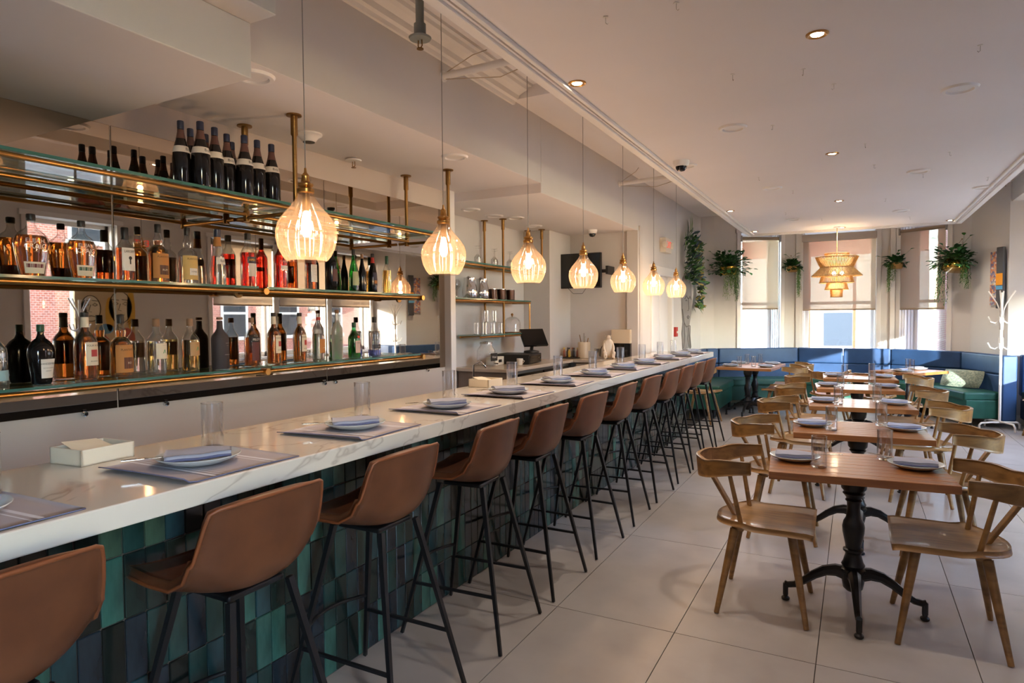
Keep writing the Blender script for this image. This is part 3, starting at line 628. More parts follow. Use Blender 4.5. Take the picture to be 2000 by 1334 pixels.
bottle('dark bottle with an orange red neck band and orange label', XM,3.735,Z2,.292,.066,'wine',DKB,None,.6,CAPK,.9,[(.76,.90,3.1,RED),(.2,.52,.8,mat('ink_blue_label',hx('23263c'),.5)),(.24,.32,.6,ORANGE)],[],.1)
bottle('small gold tequila bottle at the right end of the middle shelf', XM,3.90,Z2,.288,.068,'tallr',BG,GLD,.62,CAPG,.78,[],[('——',.36,.014,LABW,.05)],.1)
bottle('tall dark brown bottle between the black bottle and the green bottle', XM,3.62,Z2,.28,.058,'wine',DKB,None,.6,CAPW,.88,[],[],.1)
g2 = 'bottles on the lowest shelf'
bottle('clear bottle with blue lower label, cropped at the left edge', XL,1.335,Z3,.275,.105,'round',BG,CLR,.7,CAPK,.9,[(.10,.26,1.1,mat('blue_label',hx('8fb4bd'),.6))],[('CAZUL',.42,.022,LABW,.08)],.1,.7,group=g2)
b_ = bottle('near black cognac liqueur bottle with a green cap and cream label', XL,1.515,Z3,.262,.116,'flask',DKB,None,.6,CAPG,.88,[(.10,.42,.62,LABW)],[('VANDERMINT',.34,.013,INK,.07),('DUTCH LIQUEUR',.27,.006,INK,.05),('LIQUEUR',.22,.006,INK,.04)],.25,.8,group=g2)
ROSEM = mat('rose_emblem',hx('a83a3a'),.6)
for k,(y,w,h,lb) in enumerate(((1.70,.098,.316,'tall amber bourbon bottle with a rose emblem, second from the dark flask'),(2.80,.084,.318,'tall amber bourbon bottle with a rose emblem, left of its twin'),(3.01,.084,.318,'tall amber bourbon bottle with a rose emblem, right of its twin'))):
    b_ = bottle(lb, XL,y,Z3,h,w,'round',BG,AMB,.80,CAPK,.93,[(.22,.56,.75,LAB),(.78,.93,3.1,LAB)],[('FOUR ROSES',.51,.012,INK,.065),('BOURBON',.28,.008,INK,.04)],.3,group=g2)
    R = w/2+.001; mm = MB(); mm.grid([[( (R+.0006)*sin(a), -(R+.0006)*cos(a), h*.40+s) for a in (-.32+.0,-.1,.1,.32)] for s in (-.016,.016)]); mm.build('rose_print', ROSEM, b_)
bottle('dark amber rum bottle with a neck bulb and orange brown label, on the lowest shelf', XL,1.865,Z3,.305,.100,'bulb',BG,AMB,.75,CAPK,.86,[(.08,.52,1.2,ORANGE),(.14,.32,.5,mat('brown_plate_b',hx('5a3428'),.6))],[('PLANTATION',.44,.014,INK,.075),('XO',.23,.014,LAB,.03)],.2,group=g2)
bottle('clear spirit bottle with a small green agave on its cream label', XL,2.045,Z3,.284,.094,'tallr',BG,CLR,.60,CAPW,.86,[(.28,.56,.9,LAB)],[('————',.52,.007,INK,.04),('^',.38,.05,GRNI,.03)],.3,group=g2)
bottle('golden spirit bottle with a small green agave on its tan label', XL,2.235,Z3,.284,.090,'tallr',BG,GLD,.60,CAPW,.86,[(.30,.56,.9,mat('tan_label',hx('b08a5e'),.6))],[('————',.52,.007,INK,.04),('^',.40,.05,GRNI,.03)],.3,group=g2)
bottle('matte charcoal bottle with pale printing and no paper label', XL,2.42,Z3,.292,.094,'tallr',DKC,None,.6,CAPW,.95,[],[('———',.50,.010,LABW,.045),('———',.28,.014,LABW,.05),('———',.45,.006,LABW,.035)],.3,group=g2)
bottle('brown spirit bottle with a black and red figure and big white letters', XL,2.635,Z3,.288,.084,'tallr',BG,AMB,.60,CAPW,.90,[(.12,.50,.95,mat('brown_red_label',hx('5a2c2c'),.6)),(.50,.60,.95,INK)],[('PELOTON',.55,.018,LABW,.07)],.3,group=g2)
bottle('clear bourbon coloured bottle with an orange diamond label and orange cap', XL,3.175,Z3,.290,.082,'round',BG,CLR,.62,CAPR,.93,[(.18,.50,.9,ORANGE)],[('——',.30,.02,LABW,.03)],.3,group=g2)
bottle('tall frosted bottle with pale green printing', XL,3.35,Z3,.340,.076,'tallr',FRO,None,.6,CAPW,.93,[],[('——',.46,.014,GRNI,.03),('VELVET',.38,.014,GRNI,.055)],.2,group=g2)
bottle('squat bright green gin bottle with a pinkish cream label and red seal', XL,3.52,Z3,.252,.084,'round',GRN,GRL,.72,CAPG,.86,[(.14,.48,.8,PINKL),(.56,.62,.4,RED)],[('TANQUERAY',.42,.010,INK,.05)],.2,group=g2)
bottle('clear vodka bottle with a blue foot and dark cap at the right end', XL,3.74,Z3,.290,.090,'tallr',BG,CLR,.64,CAPK,.86,[(.20,.30,1.3,mat('slate_label',hx('3b3940'),.5))],[('———',.25,.014,LABW,.05)],.2,foot=BLUEC,group=g2)
WL = mat('wine_label',hx('cfc8bd'),.7)
tops = [(-2.84,1.985,.305,.080),(-2.80,2.06,.315,.090),(-2.93,2.10,.31,.082),(-2.815,2.15,.312,.084),(-2.95,2.20,.31,.08),(-2.86,2.255,.312,.082),(-2.82,2.33,.318,.090),(-2.96,2.365,.31,.08),(-2.83,2.42,.316,.086),(-2.97,2.46,.31,.082),(-2.83,2.515,.316,.088)]
fi = 0
for i,(x,y,h,w) in enumerate(tops):
    front = x > -2.9
    lb = ('dark bottle with white band, upper shelf, %s in the front row from the left' % ORD[fi] if front else 'dark bottle on the upper shelf, %s in the back row from the left' % ORD[i-fi]); fi += front
    bottle(lb, x,y,Z1,h,w,'wine',DKB,None,.6,CAPN,.87,[(.50,.60,2.6,WL),(.72,.86,3.1,mat('copper_foil_%d'%i,hx('5a3b33'),.5) if i == 0 else bpy.data.materials['copper_foil_0'])],[('Bols',.55,.020,INK,.045)] if front else [],.3+rr.uniform(-.5,.4),group='dark bottles on the upper shelf')
# ---------------------------------------------------------------- ceiling shelf unit beyond the mirrors
t = thing('hanging_shelf_unit','three tier brass and glass shelf hung from the ceiling near the till','shelf')
for x,y in ((-3.33,6.04),(-3.56,6.04),(-3.33,7.0),(-3.52,7.0)):
    zb = 1.30 if (x,y) == (-3.33,6.04) else (1.32 if y < 7 else 2.02)
    MB().lathe([(.012,zb),(.012,2.44),(.018,2.45),(.018,2.55),(.04,2.552),(.04,2.56)],14,T=TR(x,y,0)).build('hanger_post', BRASSD, t, smooth=True)
for z,y0,y1 in ((2.06,4.9,7.0),(1.70,4.9,6.68),(1.335,5.55,6.66)):
    for x in (-3.33,-3.57):
        m = MB(); rail(m,(x,y0,z-.025),(x,y1,z-.025),.010); m.build('rail', BRASS, t, smooth=True)
    m = MB(); rail(m,(-3.57,y1,z-.025),(-3.33,y1,z-.025),.010); rail(m,(-3.57,6.04,z-.025),(-3.33,6.04,z-.025),.010); m.build('cross_bar', BRASSD, t, smooth=True)
    g = MB().box(-3.6,-3.32,y0,y1,z-.012,z).build('glass_shelf', SHELFG, t); MB().box(-3.32,-3.318,y0,y1,z-.012,z).build('glass_edge', GEDGE, g)
m = MB(); rail(m,(-3.33,6.66,1.30),(-3.33,6.66,1.69),.009); m.build('end_post', BRASS, t, smooth=True)
# glassware on it
def stem_glass(x,y,z,flip,label,h=.17,r=.036,k=0):
    T = TR(x,y,z+(h if flip else 0),0,pi if flip else 0)
    t = thing('stem_glass',label,'glass',(0,0,0),0,'stemmed glasses on the top tier' if k else 'stemmed glasses on the middle tier')
    MB().lathe([(.032,0),(.031,.003),(.005,.008),(.0035,.07),(.012,.085),(r,.115),(r*.9,h),(r*.88,h),(r*.96,.116),(.008,.088)],18,T=T,cap=False).build('bowl_and_stem', CLEAR, t, smooth=True); return t
for i in range(10): stem_glass(-3.45+.09*(i%2),5.05+.17*i,2.06,True,'upturned stemmed glass on the top tier, %s from the left' % ORD[i],k=1)
for i in range(3): stem_glass(-3.42+.07*(i%2),5.0+.13*i,1.70,False,'stemmed glass beside the steel pitchers, %s from the left' % ORD[i])
def pitcher(x,y,label):
    t = thing('steel_pitcher',label,'pitcher',(x,y,1.70),radians(20),'steel pitchers on the middle tier')
    MB().lathe([(.055,0),(.068,.01),(.078,.06),(.07,.12),(.055,.17),(.06,.21),(.057,.21),(.05,.17),(.0,.02)],24).build('jug', CHROME, t, smooth=True)
    MB().tube([(0,.055,.19),(0,.10,.21),(0,.125,.17),(0,.12,.10),(0,.075,.05)],.006,8).build('handle', CHROME, t, smooth=2)
    MB().add([(-.02,-.05,.212),(.02,-.05,.212),(0,-.085,.222),(0,-.055,.185)],[(0,1,2),(0,2,3),(2,1,3)]).build('spout', CHROME, t)
pitcher(-3.42,5.50,'polished steel water pitcher, left one beside the stemmed glasses'); pitcher(-3.42,5.74,'polished steel water pitcher, right one beside the dark cups')
CUP = mat('dark_metal_cup',hx('3d2f2c'),.25,.8)
for i in range(5):
    t = thing('cup','dark metal cup on the middle tier, %s from the left' % ORD[i],'cup',(-3.40+.05*(i%2),5.93+.10*i,1.70),0,'dark metal cups'); MB().lathe([(.038,0),(.045,.004),(.047,.11),(.044,.11),(.042,.01),(0,.008)],18).build('wall', CUP, t, smooth=True); MB().tube([(.046*cos(a*pi/8),.046*sin(a*pi/8),.11) for a in range(17)],.002,5).build('rim',CHROME,t)
for k in range(2):
    for i in range(7 if k == 0 else 4):
        g = dup(GS,(-3.42+.05*((i+k)%2),5.62+.085*i+.12*k,1.336+k*.125),0,'small tumbler stacked on the bottom tier, %s from the left in the %s layer' % (ORD[i],('lower','upper')[k]),'tumblers on the bottom tier',.78)
t = thing('cake_dome','glass cake dome with a round knob on the bottom tier','cake dome',(-3.43,6.42,1.336))
MB().lathe([(.095,.012),(.095,.10),(.085,.14),(.055,.17),(.015,.182)],28,cap=False).build('dome', CLEAR, t, smooth=True)
MB().lathe([(0,.18),(.006,.182),(.006,.19),(.014,.198),(.014,.21),(.006,.22),(0,.221)],12).build('knob', BRASSD, t, smooth=True); MB().lathe([(0,0),(.10,0),(.105,.01),(0,.011)],28).build('base', WOODC, t, smooth=True)
# ---------------------------------------------------------------- worktop run, till and clutter
QZ = mat('pale_quartz', hx('c4b5a3'), .2); CAB = mat('taupe_cabinet', hx('8d7b6b'), .5)
t = thing('back_worktop','pale stone worktop running under the hanging shelf and round the niche','worktop')
MB().box(-3.62,-2.98,5.5,7.70,.965,1.0).build('slab', QZ, t, bevel=.004); MB().box(-2.98,-2.36,7.12,7.71,.965,1.0).build('slab', QZ, t, bevel=.004)
t = thing('back_bar_cooler','black glass fronted cooler under the back worktop','cooler',(0,0,0))
MB().box(-3.60,-3.03,5.55,7.08,0,.96).build('body', CAB, t)
for i in range(2): dd = MB().box(-3.03,-3.01,5.66+i*.71,6.34+i*.71,.1,.93).build('door', DARKG, t); MB().tube([(-2.995,5.72+i*.71,.86),(-2.995,6.26+i*.71,.86)],.008,8).build('handle',STEEL,dd)
t = thing('base_cabinet','pale panelled base cabinet at the back of the niche','cabinet'); MB().box(-2.97,-2.37,7.18,7.70,.0,.963).build('body', QZ, t)
for i in range(2): MB().box(-2.96+i*.3,-2.67+i*.3,7.16,7.18,.05,.95).build('door', QZ, t, bevel=.003)
t = thing('under_bar_sink','dark steel sink bench below the mirror wall','sink'); MB().box(-3.25,-2.78,4.9,5.45,.80,.84).box(-3.25,-2.78,4.9,5.45,0,.8).build('bench', mat('dark_steel',hx('3a3432'),.35,.6), t); MB().tube([(-3.2,5.2,.84),(-3.2,5.2,1.06),(-3.12,5.2,1.1),(-3.06,5.2,1.04)],.009,8).build('tap', CHROME, t, smooth=2)
t = thing('cash_drawer','black cash drawer on the back worktop','cash drawer',(-3.32,6.35,1.0),radians(8)); MB().box(-.22,.2,-.22,.22,.005,.105).build('case', BLK, t, bevel=.004); MB().box(.2,.205,-.2,.2,.015,.09).build('front', DARKG, t); MB().lathe([(.012,0),(.012,.008)],12,T=TR(.205,.1,.06,0,0,pi/2)).build('lock', CHROME, t)
t = thing('till_screen','black point of sale screen tilted on a stand above the cash drawer','till',(-3.27,6.58,1.107),radians(-30)); MB().lathe([(.09,0),(.085,.02),(.03,.03)],20).build('foot', BLK, t, smooth=True); MB().tube([(0,0,.02),(.02,0,.11)],.02,8).build('neck', BLK, t)
MB().box(-.015,.015,-.16,.16,-.11,.11,0,TR(.045,0,.17,0,0,radians(-32))).build('screen', DARKG, t, bevel=.004); MB().box(-.04,.0,-.06,.06,.16,.2).build('card_reader', BLK, t)
t = thing('beverage_jar','large clear drink jar with a chalkboard tag','jar',(-3.40,5.78,1.0)); MB().lathe([(.06,.0),(.085,.02),(.1,.08),(.095,.17),(.062,.22),(.062,.235)],26,cap=False).build('glass_wall', CLEAR, t, smooth=True); MB().lathe([(.066,.235),(.066,.255),(.01,.26)],20).build('lid', STEEL, t, smooth=True); MB().box(.098,.104,-.075,.055,.06,.14).build('chalk_tag', BLK, t); m = MB(); text_on(m,'Water',.035,TR(.1045,-.01,.10,pi/2)); m.build('lettering', LABW, t); MB().lathe([(.008,0),(.008,.04)],8,T=TR(.09,.02,.03,0,0,pi/2)).build('spigot', STEEL, t)
t = thing('tissue_holder','white tissue dispenser box on the worktop','dispenser',(-3.42,6.0,1.0),.1); MB().box(-.06,.06,-.11,.11,0,.09).build('box', BOXW, t, bevel=.006); MB().box(.058,.063,-.04,.04,.03,.06).build('slot', BLK, t)
t = thing('small_cup','small white cup beside the cash drawer','cup',(-3.16,6.08,1.0)); MB().lathe([(.025,0),(.03,.004),(.034,.07),(.031,.07),(.028,.008),(0,.006)],16).build('wall', BOXW, t, smooth=True); MB().tube([(.034,0,.055),(.055,0,.045),(.034,0,.02)],.004,6).build('handle', BOXW, t)
# niche items
t = thing('television','black television on a swing arm in the niche','television',(-3.10,7.44,2.08),radians(2)); MB().box(-.36,.36,-.02,.02,-.215,.215).build('bezel', BLK, t, bevel=.006); MB().box(-.345,.345,-.022,-.0195,-.195,.203).build('screen', DARKG, t)
MB().box(-.05,.3,.03,.05,-.03,.0).box(.3,.42,.03,.06,-.03,.01).box(.41,.44,.0,.27,-.05,.05).build('swing_arm', BLK, t); MB().tube([(-.1,.03,-.2),(-.02,.03,-.28),(.1,.03,-.28),(.16,.03,-.2)],.003,5).build('cable', BLK, t, smooth=2)
t = thing('canister','tall cream crock holding kitchen tools in the niche','canister',(-2.96,7.42,1.0)); MB().lathe([(.07,0),(.078,.006),(.078,.19),(.072,.2),(.068,.2),(.066,.02),(0,.02)],24).build('crock', mat('cream_crock',hx('cdb99c'),.4), t, smooth=True)
for k in range(4): MB().tube([(.02*cos(k*1.7),.02*sin(k*1.7),.1),(.055*cos(k*1.7),.055*sin(k*1.7),.25+.02*k)],.006,6).build('utensil', STEEL if k%2 else WOODC, t)
cols = (hx('8a4a2c'),hx('3a2c24'),hx('c7a43c'),hx('6d6a62'),hx('2a2a30'))
for i in range(6):
    t = thing('condiment_bottle','small condiment bottle on the black tray in the niche, %s from the left' % ORD[i],'bottle',(-3.20+.033*i,7.36+.03*(i%2),1.012),0,'condiment bottles in the niche')
    MB().lathe([(.014,0),(.016,.004),(.016,.07),(.008,.085),(.008,.1)],12).build('body', mat('condiment_%d'%i,cols[i%5],.3), t, smooth=True); MB().lathe([(.010,.098),(.010,.118)],10).build('cap', mat('condiment_cap_%d'%i,cols[(i+2)%5],.4), t)
tag(MB().lathe([(0,0),(.13,0),(.14,.012),(.135,.012),(.126,.004),(0,.004)],28,T=TR(-3.12,7.38,1.0)).build('tray', BLK, smooth=True),'round black tray under the condiment bottles','tray')
t = thing('mortar','dark steel shaker set with tools behind the tray','shaker',(-2.78,7.42,1.0)); MB().lathe([(.03,0),(.035,.005),(.045,.12),(.042,.12),(.03,.01),(0,.01)],18).build('tin', STEEL, t, smooth=True); MB().tube([(.0,0,.05),(.07,0,.17)],.005,6).build('stirrer', BLK, t)
# seated white monkey ornament
IV = mat('ivory_ceramic',hx('d9cbb8'),.3)
t = thing('monkey_figurine','white ceramic figurine of a seated monkey on the niche worktop','figurine',(-2.64,7.40,1.0),radians(-60))
def skin(name, pts, edges, radii, m, parent, sub=2, root=0):
    me = bpy.data.meshes.new(name); me.from_pydata(pts, edges, []); o = bpy.data.objects.new(name, me); C.objects.link(o)
    s = o.modifiers.new('s','SKIN'); s.use_smooth_shade = True
    for i,r in enumerate(radii): me.skin_vertices[0].data[i].radius = (r,r)
    me.skin_vertices[0].data[root].use_root = True
    q = o.modifiers.new('q','SUBSURF'); q.levels = q.render_levels = sub
    dg = bpy.context.evaluated_depsgraph_get(); me2 = bpy.data.meshes.new_from_object(o.evaluated_get(dg)); bpy.data.objects.remove(o)
    me2.materials.clear(); me2.materials.append(m); n = bpy.data.objects.new(name, me2); C.objects.link(n); n.parent = parent; return n
pts = [(0,0,.05),(0,0,.12),(0,0,.19),(.005,0,.235),(.02,0,.27),(.045,0,.262), (0,.045,.20),(.03,.06,.13),(.065,.045,.07),(.09,.035,.012), (0,-.045,.20),(.03,-.06,.13),(.065,-.045,.07),(.09,-.035,.012),
       (.005,.04,.045),(.075,.06,.085),(.06,.055,.02),(.11,.055,.01), (.005,-.04,.045),(.075,-.06,.085),(.06,-.055,.02),(.11,-.055,.01),(-.05,0,.02),(-.08,.03,.012)]
ed = [(0,1),(1,2),(2,3),(3,4),(4,5),(2,6),(6,7),(7,8),(8,9),(2,10),(10,11),(11,12),(12,13),(0,14),(14,15),(15,16),(16,17),(0,18),(18,19),(19,20),(20,21),(0,22),(22,23)]
ra = [.048,.046,.04,.026,.034,.02,.022,.017,.014,.014,.022,.017,.014,.014,.03,.024,.016,.013,.03,.024,.016,.013,.012,.008]
skin('body', pts, ed, ra, IV, t)
for s in (-1,1): MB().lathe([(0,-.003),(.011,0),(.009,.005),(0,.006)],12,T=TR(.015,s*.036,.275,0,pi/2*s)).build('ear', IV, t, smooth=True)
# lit switch panel behind it
t = thing('wall_cabinet','small pale shelf box with a dark opening behind the monkey figurine','cabinet',(-2.56,7.60,1.05)); MB().box(-.11,.13,0,.11,.13,.30).build('box', mat('cream_box',hx('d8c6ab'),.5), t, bevel=.004); MB().box(-.09,.12,-.003,.0,.0,.12).box(-.11,.13,0,.11,-.045,.13).build('dark_opening', DARKG, t)
# ---------------------------------------------------------------- dining tables
def make_table(label, sx=.79, sy=.60, group='two seat dining tables down the room'):
    t = thing('dining_table', label, 'table', (0,0,0), 0, group); n = 8; w = sy/n
    for k in range(n):
        if k == 0: o = MB().box(-sx/2,sx/2,.0006,w-.0006,0,.038).build('plank', WOODT, t, bevel=.0022, seg=1); base = o
        else: o = base.copy(); C.objects.link(o)
        o.location = ((.0,-.0)[k%2], -sy/2+w*k, .707+(.0003 if k%3 == 1 else 0))
    MB().box(-.13,.13,-.13,.13,.698,.707).build('top_plate', IRON, t, bevel=.003)
    MB().lathe([(.03,.10),(.045,.115),(.052,.15),(.052,.19),(.060,.20),(.060,.215),(.048,.222),(.055,.235),(.047,.25),(.036,.29),(.040,.30),(.047,.305),(.047,.315),(.036,.32),
        (.038,.34),(.050,.40),(.052,.43),(.047,.455),(.036,.475),(.030,.52),(.032,.555),(.040,.565),(.033,.575),(.043,.59),(.052,.60),(.045,.61),(.058,.625),(.062,.66),(.060,.70),(.02,.70)],26).build('pedestal', IRON, t, smooth=True)
    for k in range(4):
        a = k*pi/2; T = TR(0,0,0,a)
        p = [(.03,0,.185),(.08,0,.195),(.13,0,.185),(.18,0,.155),(.23,0,.115),(.27,0,.090),(.305,0,.083),(.322,0,.09)]
        MB().tube(p,[.036,.031,.026,.022,.019,.017,.016,.014],8,T=T).tube([(.315,0,.088),(.315,0,.03)],.014,8,T=T).lathe([(.014,0),(.021,.006),(.021,.014),(.012,.022),(.012,.034)],12,T=T@TR(.315,0,0)).build('foot', IRON, t, smooth=True)
    return t
TB = [(.0,3.66,5),(.02,4.85,4.5),(.03,6.25,5),(.02,7.68,5),(.04,8.93,3)]
def tl(i): return 'small wooden two seat table '+('nearest the camera' if i == 0 else 'farthest down the middle row' if i == 4 else '%s from the camera in the middle row' % ORD[i])
t0 = make_table(tl(0)); t0.location = (TB[0][0],TB[0][1],0); t0.rotation_euler[2] = radians(TB[0][2])
for i in range(1,5): dup(t0,(TB[i][0],TB[i][1],0),radians(TB[i][2]),tl(i))
FAR = [(-1.42,10.15,-6,'left banquette table, nearer half'),(-1.40,10.78,-6,'left banquette table, farther half'),(.64,10.22,55,'angled right banquette table')]
for x,y,r,l in FAR:
    d_ = dup(t0,(x,y,0),radians(r),l,'tables along the banquette')
    if r == 57: d_.scale = (1.4,1.08,1)
# ---------------------------------------------------------------- dining chairs
def make_chair(label):
    t = thing('dining_chair', label, 'chair', (0,0,0), 0, 'bent wood dining chairs'); P = []
    xs = [-.235,-.225,-.20,-.155,-.09,-.02,.06,.14,.20,.225,.235]; hw = [.05,.105,.155,.198,.226,.233,.236,.238,.238,.236,.232]
    for i in range(12):
        s_ = i/11; row = []
        for j in range(13):
            v = -1+j/6; xr = -.238+.15*abs(v)**2.4; x = xr+(.236-xr)*s_; w_ = .238-.010*(1-s_)
            row.append((x, w_*v, .445+.018*abs(v)**3+.012*max(0,1-s_*7)-(.005 if i > 10 else 0)))
        P.append(row)
    MB().grid(P, thick=.028).build('seat', WOODC, t, smooth=2, sub=1)
    for x in (-.12,.14): MB().box(x-.03,x+.03,-.15,.15,.406,.422).build('seat_batten', WOODC, t, bevel=.003)
    for sx,sy in ((-1,-1),(-1,1),(1,-1),(1,1)):
        MB().tube([(sx*.135,sy*.135,.412),(sx*.208,sy*.238,.002)],[.0225,.0125],12).build('leg', WOODC, t, smooth=True)
    rows = []; N = 28
    for i in range(N+1):
        a = -1+2*i/N; th = a*2.0; x = -.045-.275*cos(th*.785)**1.0 if 0 else -.045-.275*(cos(a*pi/2))**.75; y = .238*sin(a*pi/2) if abs(a) < .999 else .238*a
        mid = cos(a*pi/2)**1.5; arm = max(0,abs(a)-.55)/.45
        top = .788-.022*mid-.004*arm-.012*math.exp(-((abs(a)-.50)/.13)**2); bot = .700-.042*mid+.022*arm**1.3
        out = .010*mid; rows.append([(x,y,bot),(x-out*.4,y,bot+(top-bot)*.33),(x-out*.8,y,bot+(top-bot)*.66),(x-out,y,top)])
    MB().grid(rows, thick=.021).build('back_rail', WOODC, t, smooth=2, sub=1, bevel=0)
    m = MB(); m.add([(x+dx*.0,y,z) for x,z in ((-.165,.452),(-.318,.712),(-.298,.712),(-.145,.452)) for y,dx in ((-.028,0),(.028,0))],[(0,1,3,2),(4,6,7,5)[::-1],(2,3,5,4),(6,7,1,0),(0,2,4,6),(7,5,3,1)]); m.build('rear_post', WOODC, t, bevel=.004)
    for s in (-1,1): MB().tube([(-.10,s*.175,.45),(-.150,s*.221,.715)],[.0125,.0105],10).build('spindle', WOODC, t, smooth=True)
    return t
def cl(side,i): return 'bent wood chair on the %s side of the %s' % (side, 'table nearest the camera' if i == 0 else '%s middle row table from the camera' % ORD[i])
c0 = make_chair(cl('bar',0)); c0.location = (-.405,3.55,0); c0.rotation_euler[2] = radians(1)
CH = [(-.43,4.78,2,cl('bar',1)),(-.41,6.0,-3,cl('bar',2)),(-.40,7.25,3,cl('bar',3)),(-.42,8.55,0,cl('bar',4)),
      (.39,3.60,180,cl('window',0)),(.46,4.86,183,cl('window',1)),(.47,6.15,178,cl('window',2)),(.45,7.42,182,cl('window',3)),(.46,8.85,180,cl('window',4)),
      (-.93,10.05,172,'bent wood chair at the left banquette table, nearer one with its back to the room'),(-.90,10.72,176,'bent wood chair at the left banquette table, farther one'),
      (-.30,9.64,86,'bent wood chair with its back to the room, left of the angled banquette table'),(.19,9.58,75,'bent wood chair with its back to the room, pushed up to the angled banquette table'),
      (-1.95,9.32,80,'bent wood chair at the far end of the bar stools, mostly hidden behind them'),(2.10,9.75,100,'bent wood chair cropped at the right edge beside the coat stand'),]
for x,y,r,l in CH: dup(c0,(x,y,0),radians(r),l)
# place settings
def setting(x,y,z,rz,gx,gy,where,side,grp,plate_r=0):
    put(PL,(x,y,z),0,'pale plate on the %s side of the %s' % (side,where),'plates on the tables')
    put(NA,(x,y,z+.012),rz,'blue striped napkin on the %s side of the %s' % (side,where),'napkins on the tables')
    put(FO,(x+(.02 if side == 'bar' else -.02),y+.02,z+.030),(radians(15) if side == 'bar' else radians(150)),'steel fork on the %s side of the %s' % (side,where),'forks on the tables')
    put(GS,(gx,gy,.7455),0,'clear tumbler on the %s side of the %s' % (side,where),'tumblers on the tables')
for i,(x,y,r) in enumerate(TB):
    w = 'table nearest the camera' if i == 0 else '%s middle row table from the camera' % ORD[i]
    setting(x-.275,y-.01,.747,radians(4),x-.155,y-.135,w,'bar',i); setting(x+.268,y+.05,.747,radians(-6),x+.14,y+.20,w,'window',i)
for j,(x,y,r,l) in enumerate(FAR):
    w = l; a = radians(r)
    def q(u,v): return (x+u*cos(a)-v*sin(a), y+u*sin(a)+v*cos(a))
    setting(*q(-.24,-.05),.747,a,*q(-.10,-.10),w,'bar',9); setting(*q(.25,.03),.747,a,*q(.07,.05),w,'window',9)
# ---------------------------------------------------------------- banquette round the bay
Wp = [(-2.35,9.72),(-2.35,11.26),(-2.13,11.44),(-.9,12.18),(.54,12.18),(1.47,11.54),(1.84,10.52)]
def offset(P, d):
    out = []
    for i,p in enumerate(P):
        p = Vector(p); n = Vector((0,0)); ns = []
        if i > 0: e = (p-Vector(P[i-1])).normalized(); ns.append(Vector((e.y,-e.x)))
        if i < len(P)-1: e = (Vector(P[i+1])-p).normalized(); ns.append(Vector((e.y,-e.x)))
        n = sum(ns,Vector((0,0))).normalized(); k = n.dot(ns[0]); out.append(tuple(p+n*d/k))
    return out
ban = thing('banquette','long banquette following the bay, blue leather back over green leather seat','banquette')
O0, O1, O2, O3, O4 = offset(Wp,.015), offset(Wp,.12), offset(Wp,.60), offset(Wp,.57), offset(Wp,.52)
def seg(a,b,f): return (a[0]+(b[0]-a[0])*f, a[1]+(b[1]-a[1])*f)
for i in range(6):
    if i == 1: pass
    cuts = [0,.5,1] if i == 3 else [0,1]
    for c0_,c1_ in zip(cuts,cuts[1:]):
        e = .004/max(.2,(Vector(Wp[i])-Vector(Wp[i+1])).length)
        A0,B0,A1,B1 = seg(O0[i],O0[i+1],c0_+e),seg(O0[i],O0[i+1],c1_-e),seg(O1[i],O1[i+1],c0_+e),seg(O1[i],O1[i+1],c1_-e)
        MB().prism([A0,A1,B1,B0][::-1],.70,.955).build('back_cushion', BLUEL, ban, bevel=.022, seg=4)
        MB().prism([A0,A1,B1,B0][::-1],.43,.697).build('back_cushion', BLUEL, ban, bevel=.018, seg=4)
        A2,B2 = seg(O2[i],O2[i+1],c0_+e),seg(O2[i],O2[i+1],c1_-e)
        MB().prism([A1,A2,B2,B1][::-1],.36,.47).build('seat_cushion', GREENL, ban, bevel=.025, seg=4)
        A3,B3 = seg(O3[i],O3[i+1],c0_+e),seg(O3[i],O3[i+1],c1_-e)
        MB().prism([A0,A3,B3,B0][::-1],.12,.362).build('seat_base', GREENL, ban, bevel=.008)
p,q = Vector((*O0[6],0)),Vector((*O2[6],0))
e = (Vector(Wp[6])-Vector(Wp[5])).normalized()
MB().prism([tuple(Vector(O0[6])),tuple(Vector(O0[6])+e*.10),tuple(seg(O0[6],O2[6],.30)+0*e if 0 else Vector(seg(O0[6],O2[6],.30))+e*.10),tuple(Vector(seg(O0[6],O2[6],.30)))],.10,.955).build('end_wing', BLUEL, ban, bevel=.02, seg=3)
for i,pt in enumerate(O4): MB().lathe([(.018,0),(.022,.12)],10,T=TR(pt[0],pt[1],0)).build('leg', BLACK, ban)
t = thing('corner_banquette','blue and green banquette end in the right alcove behind the cropped chair','banquette')
MB().box(1.95,2.66,10.70,10.855,.40,.955).build('back_cushion', BLUEL, t, bevel=.025, seg=3); MB().box(1.95,2.66,10.22,10.70,.36,.47).build('seat_cushion', GREENL, t, bevel=.025, seg=3); MB().box(1.97,2.66,10.25,10.84,.1,.36).build('seat_base', BLUEL, t)
def pillow(name,label,loc,rot,sx,sz,m):
    rows = []
    for s in (1,):
        pass
    t = thing(name,label,'pillow',loc,rot[2]); mb = MB()
    for s in (-1,1):
        g = []
        for i in range(11):
            u = -1+i/5; g.append([(sx*u*(1-.06*v*v), s*.065*((1-u**4)*(1-v**4))**.6, sz*v*(1-.06*u*u)) for v in [-1+j/4 for j in range(9)]])
        mb.grid(g if s < 0 else g[::-1], T=Matrix.Rotation(rot[0],4,'X'))
    mb.build('cushion', m, t, smooth=2); return t
PIL = mat('sage_woven_cloth', hx('a9b3a0'), .9, col2=hx('7f9184'), scale=(45,45,70), detail=2, pos=(.42,.58))
PIL2 = mat('leaf_print_cloth', hx('dcdccb'), .9, col2=hx('5c8a4c'), scale=(14,14,14), detail=2, pos=(.5,.56))
pillow('pillow','sage patterned pillow lying against the right end of the banquette',(1.33,10.98,.60),(radians(-32),0,radians(-35)),.27,.14,PIL)
